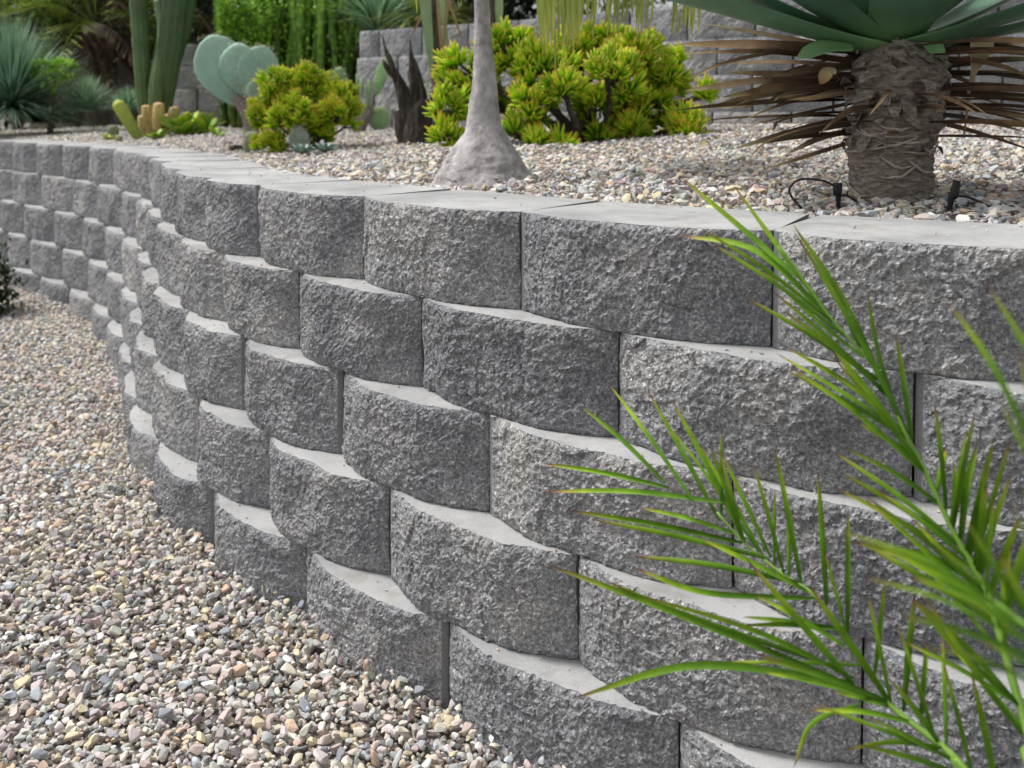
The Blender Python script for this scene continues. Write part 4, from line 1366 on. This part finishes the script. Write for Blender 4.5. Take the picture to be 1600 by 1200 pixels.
tree('dark leafy tree on the upper terrace above the large bush', 900, -60, 10.5, 1.3, .75, 'treeleaf', 300, 27, .11)
tree('olive tree on the upper terrace right of the hanging strands', 1130, -110, 9.5, 1.3, .7, 'treeleaf', 260, 28, .11)
for i, (u, v, Y, r, m_, lab) in enumerate([(-60, 60, 16, 2.6, 'darkleaf', 'dark tree in the far left distance behind the palms'), (110, -20, 18, 2.6, 'treeleaf', 'grey-green tree in the distance between the palms'), (300, 90, 19, 2.2, 'darkleaf', 'dark distant tree seen beside the tall cactus'),
                              (560, -60, 18, 2.4, 'darkleaf', 'dark distant tree above the end of the back wall')]):
    tree(lab, u, v, Y, r, r * .8, m_, 420, 60 + i, .2)

# --- pale bladed trunk behind the pale swollen trunk (left) and blade right of it
def yuccas():
    Y = 4.6
    b = at(690, 190, Y)
    t = thing('yucca', 'pale strap leaves hanging round a thin brown trunk, left of the pale swollen trunk', 'yucca', (b.x, b.y, float(z_bed(b.x, b.y)[0])))
    L = Vector(t.location)
    A = lambda u, v, dy=0: P3(at(u, v, Y + dy) - L)
    mb = MB(); tube(mb, [A(686, 200), A(684, 110), A(680, 60), A(678, 0), A(676, -60)], [.03, .032, .036, .034, .03], 10, 30, wob=.008); mb.build('trunk', M['wood'], t)
    for (u0, u1, v1, w, dy, m_) in [(664, 676, 122, .06, -.05, 'yucca'), (690, 702, 95, .03, -.05, 'yucca'), (700, 688, 118, .02, -.06, 'dry_pale'), (672, 640, 60, .02, .05, 'dry_pale'), (684, 694, 130, .022, -.04, 'dry_pale'), (700, 722, 60, .02, 0, 'dry_pale')]:
        mb = MB(); blade(mb, [A(u0, -70, dy), A(u0, -10, dy), A((u0 + u1) / 2, v1 * .5, dy), A(u1, v1, dy)], w, 12, .2, up=(0, -1, 0), prof=[1, 1, 1, .7, .35, .05]); mb.build('leaf', M[m_], t)
    t = thing('yucca', 'broad pale green strap leaf hanging just right of the pale swollen trunk', 'yucca', tuple(P3(L) + A(778, 150)))
    L2 = Vector(t.location)
    B = lambda u, v, dy=0: P3(at(u, v, Y + dy) - L2)
    mb = MB(); blade(mb, [B(776, -80), B(777, -20), B(779, 15), B(778, 55)], .05, 10, .15, up=(0, -1, 0), prof=[1, 1, 1, .9, .7, .2]); mb.build('leaf', M['yucca'], t)
    mb = MB(); tube(mb, [B(772, 190), B(770, 60), B(768, -80)], [.022, .018, .016], 8, 16, wob=.006); mb.build('trunk', M['wood'], t)
    # thin leaning dead stem further right
    t = thing('bare_stem', 'thin bare brown stem leaning above the large bush', 'stem', tuple(P3(L) + A(960, 150)))
    L3 = Vector(t.location)
    D = lambda u, v, dy=0: P3(at(u, v, Y + dy) - L3)
    mb = MB(); tube(mb, [D(950, 120), D(948, 30), D(943, -5), D(940, -60)], [.010, .007, .005], 6, 16, wob=.004); mb.build('stem', M['wood'], t)
    t = thing('bare_stem', 'slim straight grey trunk standing against the back wall right of the hanging strands', 'stem', tuple(P3(L) + A(1005, 150)))
    L3 = Vector(t.location)
    mb = MB(); tube(mb, [D(1008, 110), D(1006, 30), D(1004, -60)], [.022, .02, .018], 8, 16, wob=.004); mb.build('stem', M['pony'], t)
yuccas()

# --- far-left small things
def crested():
    p = bed_hit(77, 212); Y = p.y
    t = thing('crested_succulent', 'little tree-like succulent with a bright green crested top near the wall edge', 'succulent', (p.x, p.y, p.z - .01))
    L = Vector(t.location)
    A = lambda u, v, dy=0: P3(at(u, v, Y + dy) - L)
    k = Y / F_PX
    mb = MB(); tube(mb, [A(78, 214), A(80, 185), A(78, 160), A(76, 140)], [6 * k, 3.5 * k, 4 * k, 6 * k], 8, 14, wob=.004); mb.build('trunk', M['wood'], t)
    r_ = np.random.default_rng(4)
    for (u, v, rx, rz, n_) in ((62, 110, 18, 12, 260), (98, 108, 18, 12, 260), (80, 122, 24, 10, 220)):
        mb = MB()
        c = A(u, v)
        tube(mb, [A(78, 150), A((u + 78) / 2, 135), c], [4 * k, 3 * k, 3 * k], 6, 6)
        for i in range(n_):
            d = r_.normal(size=3); d /= np.linalg.norm(d); d[2] = abs(d[2]) * (1 if r_.random() < .8 else -1)
            q = c + d * V3(rx, rx * .8, rz) * k
            dd = (d + r_.normal(0, .4, 3)); dd /= np.linalg.norm(dd)
            blade(mb, [q, q + dd * .02, q + dd * .05], .024, 4, .3)
        mb.build('crest', M['crest'], t)
    mb = MB()
    for i in range(110):
        q = A(80, 145) + r_.normal(0, 1, 3) * V3(26, 20, 14) * k
        dd = dirv(r_.uniform(0, 6.28), r_.uniform(-1.2, .5))
        blade(mb, [q, q + dd * .02, q + dd * .05], .02, 4, .3)
    mb.build('lower_leaves', M['bluegrass'], t)
    p = bed_hit(47, 208); 
    t = thing('twig_tripod', 'three dry sticks leaning together beside the little crested tree', 'sticks', (p.x, p.y, p.z))
    L = Vector(t.location); Y = p.y
    for (a, b_, c, d_) in ((48, 174, 34, 202), (47, 172, 50, 206), (46, 174, 60, 203)):
        mb = MB(); tube(mb, [P3(at(a, b_, Y) - L), P3(at((a + c) / 2 + 1, (b_ + d_) / 2, Y - .01) - L), P3(at(c, d_, Y - .03) - L)], [.005, .006, .004], 5, 8); mb.build('stick', M['dry_pale'], t)
crested()

def fingers():
    p = bed_hit(222, 218); Y = p.y
    t = thing('finger_cactus', 'single yellow-green finger-shaped cactus leaning left at the wall edge', 'cactus', (p.x, p.y, p.z - .01))
    L = Vector(t.location); k = Y / F_PX
    A = lambda u, v, dy=0: P3(at(u, v, Y + dy) - L)
    mb = MB(); tube(mb, [A(222, 224), A(207, 200), A(194, 178), A(185, 164), A(181, 158)], [6 * k, 9 * k, 10 * k, 9.5 * k, 4 * k], 20, 24, rib=.15, ribn=12); mb.build('stem', M['yellowfinger'], t)
    p = bed_hit(245, 216); Y = p.y + .12
    t = thing('clumping_cactus', 'clump of stubby straw-pink finger cacti behind the lime-green leaves', 'cactus', (p.x, p.y + .12, p.z - .01))
    L = Vector(t.location)
    r_ = np.random.default_rng(9)
    for (u0, v0, u1, v1, r) in ((232, 205, 229, 164, 8), (247, 200, 248, 160, 8.5), (268, 200, 273, 166, 8), (225, 215, 222, 180, 7), (258, 205, 260, 178, 7), (240, 212, 238, 180, 7), (231, 215, 232, 190, 7)):
        mb = MB(); d0 = r_.uniform(-.06, .06)
        tube(mb, [A(u0, v0 + 5, d0), A((u0 + u1) / 2, (v0 + v1) / 2, d0), A(u1, v1 + 4, d0), A(u1, v1, d0)], [r * k * .8, r * k, r * k, r * k * .85, r * k * .2], 16, 16, rib=.2, ribn=10)
        mb.build('stem', M['pinkfinger'], t)
    # broad lime leaves
    for (cu, cv, n_, ln, wd, m_, lab) in ((318, 206, 16, .22, .09, 'limeleaf', 'second lime-green broad-leaved succulent, the one nearer the blue cactus pads'), (284, 208, 22, .26, .095, 'limeleaf', 'bright lime-green low succulent with broad leaves behind the wall top'), (245, 214, 16, .14, .05, 'limeleaf', 'small yellow-green succulent with orange leaf edges at the foot of the finger cacti'),
                                          (338, 210, 9, .12, .045, 'limeleaf', 'little yellow-green rosette right of the broad lime leaves'), (168, 213, 10, .09, .03, 'yellowfinger', 'tiny yellow-green seedlings left of the leaning finger cactus')):
        p = bed_hit(cu, cv + 6)
        t = thing('leafy_succulent', lab, 'succulent', (p.x, p.y, p.z))
        for i in range(n_):
            a = i * 2.4 + r_.uniform(-.3, .3); el = math.radians(r_.uniform(8, 65)); l = ln * r_.uniform(.6, 1.05)
            h = dirv(a, el); N_ = -V3(math.cos(a), math.sin(a), 0) * math.sin(el) + UP * math.cos(el)
            mb = MB(); fleshy(mb, [h * .01, h * l * .5, h * l - UP * .01], wd, .008, N_, 8, 8); mb.build('leaf', M[m_], t)
fingers()

# fallen leaf and a dark plant at the lower left edge
p = bed_hit(1096, 238)
mb = MB(); blade(mb, [V3(0, 0, .02), V3(.02, 0, .035), V3(.035, .01, .02)], .035, 6, .4, up=(0, -.6, 1)); o = mb.build('fallen_leaf', M['dry_pale'], None, loc=(p.x, p.y, p.z))
tag(o, 'small tan dead leaf lying on the gravel near the large bush', 'leaf')
b = at(-12, 440, 5.15)
t = thing('dark_shrub', 'dark leafy plant against the foot of the wall at the left edge', 'shrub', (b.x, b.y, .07))
r_ = np.random.default_rng(77); mb = MB(); ms = MB()
for i in range(900):
    c = V3(r_.normal(0, .055), r_.normal(0, .06), abs(r_.normal(.16, .12)))
    d = dirv(r_.uniform(0, 6.28), r_.uniform(-.4, 1.2)) * r_.uniform(.025, .05)
    blade(mb, [c, c + d * .5, c + d], .018, 4, .2)
for i in range(9): tube(ms, [V3(0, 0, -.02), V3(r_.normal(0, .04), r_.normal(0, .04), .15), V3(r_.normal(0, .08), r_.normal(0, .08), .3)], [.004, .002], 5, 6)
mb.build('foliage', M['darkleaf'], t); ms.build('stem', M['wood'], t)

# ------------------------------------------------------------------ foreground palm: fronds with leaflets
pl = thing('date_palm', 'feathery green palm with brown leaf tips in front of the wall at the lower right', 'palm', (.75, .72, .04))
PL = Vector(pl.location)
PX = lambda u, v, Y: P3(at(u, v, Y) - PL)
mb = MB(); tube(mb, [V3(0, 0, -.05), V3(.0, .02, .12), V3(.0, .02, .24)], [.05, .045, .03], 14, 16, wob=.008); mb.build('trunk', M['aloetrunk'], pl)

def frond(rachis, leaflets, r0=.0036, wscale=1.0, seed=0):
    """rachis: [(u, v, Y)]; leaflets: [(tip u, v, dY), (base u, v), mid or None, width]"""
    mb = MB()
    R = [PX(*q) for q in rachis]
    tube(mb, [V3(.0, .02, .22)] + R, [r0 * 1.4, r0, r0 * .6, r0 * .35], 7, 40)
    fr = mb.build('frond', M['rachis'], pl)
    RU = np.array([(q[0], q[1]) for q in rachis], float); RY = np.array([q[2] for q in rachis])
    r_ = np.random.default_rng(seed)
    for lf in leaflets:
        (tu, tv, dY), (bu, bv), mid, w = lf
        # depth of the leaflet's base, from the nearest place on the rachis
        best = None
        for a in range(len(RU) - 1):
            ab = RU[a + 1] - RU[a]; tt = np.clip(np.dot([bu, bv] - RU[a], ab) / np.dot(ab, ab), 0, 1)
            D = np.linalg.norm(RU[a] + ab * tt - [bu, bv])
            if best is None or D < best[0]: best = (D, RY[a] + (RY[a + 1] - RY[a]) * tt)
        Yb = best[1]
        P0 = PX(bu, bv, Yb); P1 = PX(tu, tv, Yb + dY)
        if mid: Pm = PX(mid[0], mid[1], Yb + dY * .5)
        else:
            ln = np.linalg.norm(P1 - P0)
            Pm = (P0 + P1) / 2 + V3(0, 0, ln * r_.uniform(.005, .035))
        mb = MB()
        blade(mb, [P0, Pm, P1], w * wscale * .62, 14, r_.uniform(.35, .6) * (1 if r_.random() < .7 else -1), up=V3(r_.normal(0, .2), -1, r_.uniform(.1, .8)), prof=[.35, .75, 1, .85, .5, .04], belly=.4, twist=r_.uniform(-.3, .3))
        mb.build('leaflet', M['palm'], fr)

# lower frond
fA = [(1540, 1240, .86), (1506, 1200, .88), (1472, 1166, .90), (1395, 1105, .94), (1369, 1062, .96), (1320, 994, .99), (1272, 930, 1.02), (1220, 895, 1.05), (1165, 850, 1.08), (1120, 800, 1.1)]
LA = [((847, 724, .08), (1045, 762), None, .010), ((848, 768, .08), (1130, 785), None, .011), ((885, 797, .06), (1160, 848), None, .011), ((925, 812, .05), (1200, 872), None, .011),
      ((905, 632, .10), (1040, 755), None, .010), ((950, 598, .12), (1085, 785), None, .009), ((1012, 610, .10), (1125, 815), None, .010), ((1048, 622, .09), (1166, 850), None, .012), ((1090, 690, .06), (1192, 868), None, .009),
      ((1127, 705, .05), (1205, 872), None, .010), ((1211, 702, .04), (1252, 912), None, .011), ((1278, 737, .03), (1292, 945), None, .011), ((1325, 795, .03), (1324, 992), None, .010),
      ((1382, 905, .02), (1366, 1055), None, .010), ((1430, 925, .02), (1412, 1112), None, .012), ((1448, 998, .02), (1438, 1130), None, .010), ((1402, 975, .02), (1460, 1150), None, .008),
      ((1475, 1035, .01), (1522, 1215), None, .011), ((1518, 1052, .01), (1560, 1250), None, .011), ((1390, 1060, .01), (1470, 1165), None, .010),
      ((985, 868, .06), (1255, 912), None, .011), ((988, 886, .05), (1275, 935), (1100, 925), .011), ((1165, 872, .02), (1337, 1072), (1262, 985), .013), ((1262, 912, .01), (1392, 1100), (1325, 1000), .013),
      ((850, 880, .08), (1340, 1075), (1050, 955), .012), ((940, 905, .06), (1300, 1040), (1090, 968), .010), ((1000, 930, .05), (1335, 1060), (1180, 985), .010),
      ((893, 1092, .08), (1330, 1066), (1085, 1040), .014), ((1180, 1048, .04), (1368, 1090), (1260, 1062), .009), ((1180, 930, .03), (1320, 1010), None, .010),
      ((1262, 1110, .02), (1430, 1130), (1350, 1112), .009), ((1240, 1200, .0), (1345, 1100), (1270, 1130), .008), ((1320, 1172, .0), (1480, 1170), (1400, 1160), .009), ((1300, 1080, .03), (1395, 1105), None, .008), ((1040, 660, .1), (1185, 862), None, .008)]
r9 = random.Random(5)
for i in range(20):
    s_ = r9.uniform(0, 1); q = min(8, int(s_ * 9)); a_, b_ = fA[q], fA[q + 1]; tt = s_ * 9 - q
    bu, bv = a_[0] + (b_[0] - a_[0]) * tt, a_[1] + (b_[1] - a_[1]) * tt
    if i % 2: LA.append(((bu - r9.uniform(150, 260), bv - r9.uniform(0, 90), r9.uniform(.0, .08)), (bu, bv), None, r9.uniform(.007, .010)))
    else: LA.append(((bu + r9.uniform(-60, 10), bv - r9.uniform(120, 190), r9.uniform(-.06, .04)), (bu, bv), None, r9.uniform(.007, .010)))
frond(fA, LA, seed=1)
# tall frond leaning up to the left over the wall top
fB = [(1650, 1260, .80), (1608, 1150, .85), (1560, 985, .90), (1534, 909, .93), (1500, 850, .95), (1469, 787, .97), (1437, 719, .99), (1412, 672, 1.0), (1372, 581, 1.03), (1300, 500, 1.06), (1250, 430, 1.08), (1215, 385, 1.09)]
LB = [((1062, 275, .12), (1255, 440), (1165, 362), .012), ((1145, 288, .10), (1300, 500), (1225, 400), .011), ((1060, 368, .12), (1290, 490), (1180, 392), .014), ((1240, 352, .05), (1345, 545), (1300, 440), .012), ((1190, 420, .06), (1350, 560), (1275, 500), .009),
      ((1225, 540, .04), (1392, 650), (1310, 590), .010), ((1355, 455, .03), (1400, 640), (1372, 545), .010), ((1400, 520, .02), (1425, 690), None, .010), ((1240, 360, .07), (1420, 680), (1340, 520), .012), ((1300, 430, .04), (1380, 600), None, .010),
      ((1302, 705, .04), (1500, 850), (1400, 770), .010), ((1320, 700, .03), (1470, 790), (1400, 740), .009), ((1340, 660, .03), (1440, 722), None, .010), ((1460, 628, .02), (1478, 800), None, .011), ((1527, 692, .01), (1500, 848), (1510, 760), .013), ((1545, 715, .01), (1515, 870), None, .013),
      ((1563, 782, .0), (1530, 905), None, .014), ((1592, 808, .0), (1545, 930), None, .014), ((1610, 830, .0), (1560, 985), None, .014), ((1490, 720, .02), (1488, 825), None, .010), ((1365, 860, .02), (1540, 920), (1450, 868), .010), ((1405, 870, .02), (1555, 960), None, .012),
      ((1330, 845, .02), (1555, 980), (1450, 885), .014), ((1480, 700, .02), (1462, 775), None, .01), ((1370, 765, .03), (1520, 880), None, .010), ((1420, 930, .01), (1590, 1100), (1500, 1020), .010), ((1440, 925, .01), (1600, 1150), (1530, 1060), .010)]
for i in range(34):
    s_ = r9.uniform(0, .8 if i % 3 else .35); q = min(9, int(s_ * 10)); a_, b_ = fB[q + 1], fB[q + 2]; tt = s_ * 10 - q
    bu, bv = a_[0] + (b_[0] - a_[0]) * tt, a_[1] + (b_[1] - a_[1]) * tt
    if i % 3: LB.append(((bu - r9.uniform(120, 220), bv - r9.uniform(90, 190), r9.uniform(.0, .08)), (bu, bv), None, r9.uniform(.007, .011)))
    else: LB.append(((bu + r9.uniform(-10, 60), bv - r9.uniform(130, 200), r9.uniform(-.08, .02)), (bu, bv), None, r9.uniform(.008, .012)))
frond(fB, LB, seed=2)
# near frond at the right edge, closer to the lens and soft
fC = [(1700, 1150, .50), (1660, 1050, .52), (1610, 985, .54), (1540, 930, .56)]
LC = [((1310, 830, .02), (1560, 945), (1440, 872), .0045), ((1370, 855, .02), (1585, 965), (1480, 905), .005), ((1480, 470, .03), (1640, 760), (1555, 580), .007), ((1540, 440, .03), (1680, 720), (1610, 560), .007), ((1500, 800, .0), (1620, 990), None, .006),
      ((1420, 900, .02), (1610, 985), (1510, 935), .007), ((1400, 960, .02), (1650, 1045), (1520, 990), .006), ((1560, 860, .0), (1650, 1040), None, .007), ((1530, 1000, .0), (1670, 1080), None, .0045), ((1345, 900, .03), (1600, 1000), (1470, 935), .0045), ((1460, 850, .01), (1590, 960), None, .0045), ((1500, 930, .02), (1680, 1080), (1590, 990), .0045), ((1440, 1010, .02), (1670, 1100), (1550, 1035), .004), ((1580, 780, .0), (1670, 1020), None, .005)]
frond(fC + [], LC, .003, seed=3)
fD = [(1690, 1000, .52), (1660, 860, .53), (1640, 760, .54)]
frond(fD, [((1590, 540, .02), (1660, 860), None, .007), ((1560, 620, .02), (1650, 810), None, .006)], .003, seed=4)

# ------------------------------------------------------------------ litter: crumbs on the ledges, dry bits in the bed
r_ = np.random.default_rng(31)
P_, R_, S_ = [], [], []
for k in range(1, 6):
    ln_ = course_line(BATTER * (k - 1))
    for i in range(0, len(ln_), 1):
        if abs(ln_[i][0]) > ln_[i][1] * .6 + .1 or r_.random() > (.30 if k < 5 else .25): continue
        o_ = r_.uniform(-.045, .02) if k < 5 else r_.uniform(.03, .28)
        q = ln_[i] + NB[i] * o_
        P_.append((q[0], q[1], k * BH + .002)); R_.append((r_.normal(0, .6), r_.normal(0, .6), r_.uniform(0, 6.28))); S_.append(r_.uniform(.0015, .0045))
scatter('grit', np.array(P_), np.array(R_), np.array(S_), 'tiny stone crumbs lying on the pale ledges of the blocks')
mb = MB()
x_ = r_.uniform(-3, 3, 9000); y_ = r_.uniform(1.6, 6, 9000); d_ = wall_dist(x_, y_)
for x, y, d in zip(x_, y_, d_):
    if d < .45 or abs(x) > y * .6 + .2 or d > 3.5: continue
    if x < .3 and r_.random() < .55: continue
    z = float(z_bed(x, y, np.array([d]))[0]) + .018
    a = r_.uniform(0, 6.28); l = r_.uniform(.012, .045)
    h = V3(math.cos(a), math.sin(a), r_.normal(0, .15))
    blade(mb, [V3(x, y, z), V3(x, y, z) + h * l * .5 + V3(0, 0, .003), V3(x, y, z) + h * l], r_.uniform(.003, .011), 4, r_.uniform(-.5, .5))
o = mb.build('leaf_litter', M['dry']); tag(o, 'scattered dry brown leaf bits on the bed gravel', kind='stuff')

for (u, v, s_, lab) in ((372, 236, .045, 'dark grey rock lying by the wall cap left of the smaller bush'), (352, 226, .035, 'small pinkish rock near the lime-green succulents')):
    q = bed_hit(u, v); V, Fc = ICO3; V = V.copy(); rr_ = np.random.default_rng(int(u))
    for _ in range(10):
        nrm = rr_.normal(size=3); nrm /= np.linalg.norm(nrm); sdot = V @ nrm
        V = V - np.outer(np.clip(sdot - rr_.uniform(.45, .8), 0, None), nrm)
    V = V * V3(1.3, 1, .6) * s_ + .003 * np.stack([vnoise(V, 5, k) for k in range(3)], 1)
    mb = MB(); mb.add(V, Fc); o = mb.build('rock', M['char'] if u > 360 else M['dustystem'], None, smooth=False, loc=(q.x, q.y, q.z + .01)); tag(o, lab, 'rock')
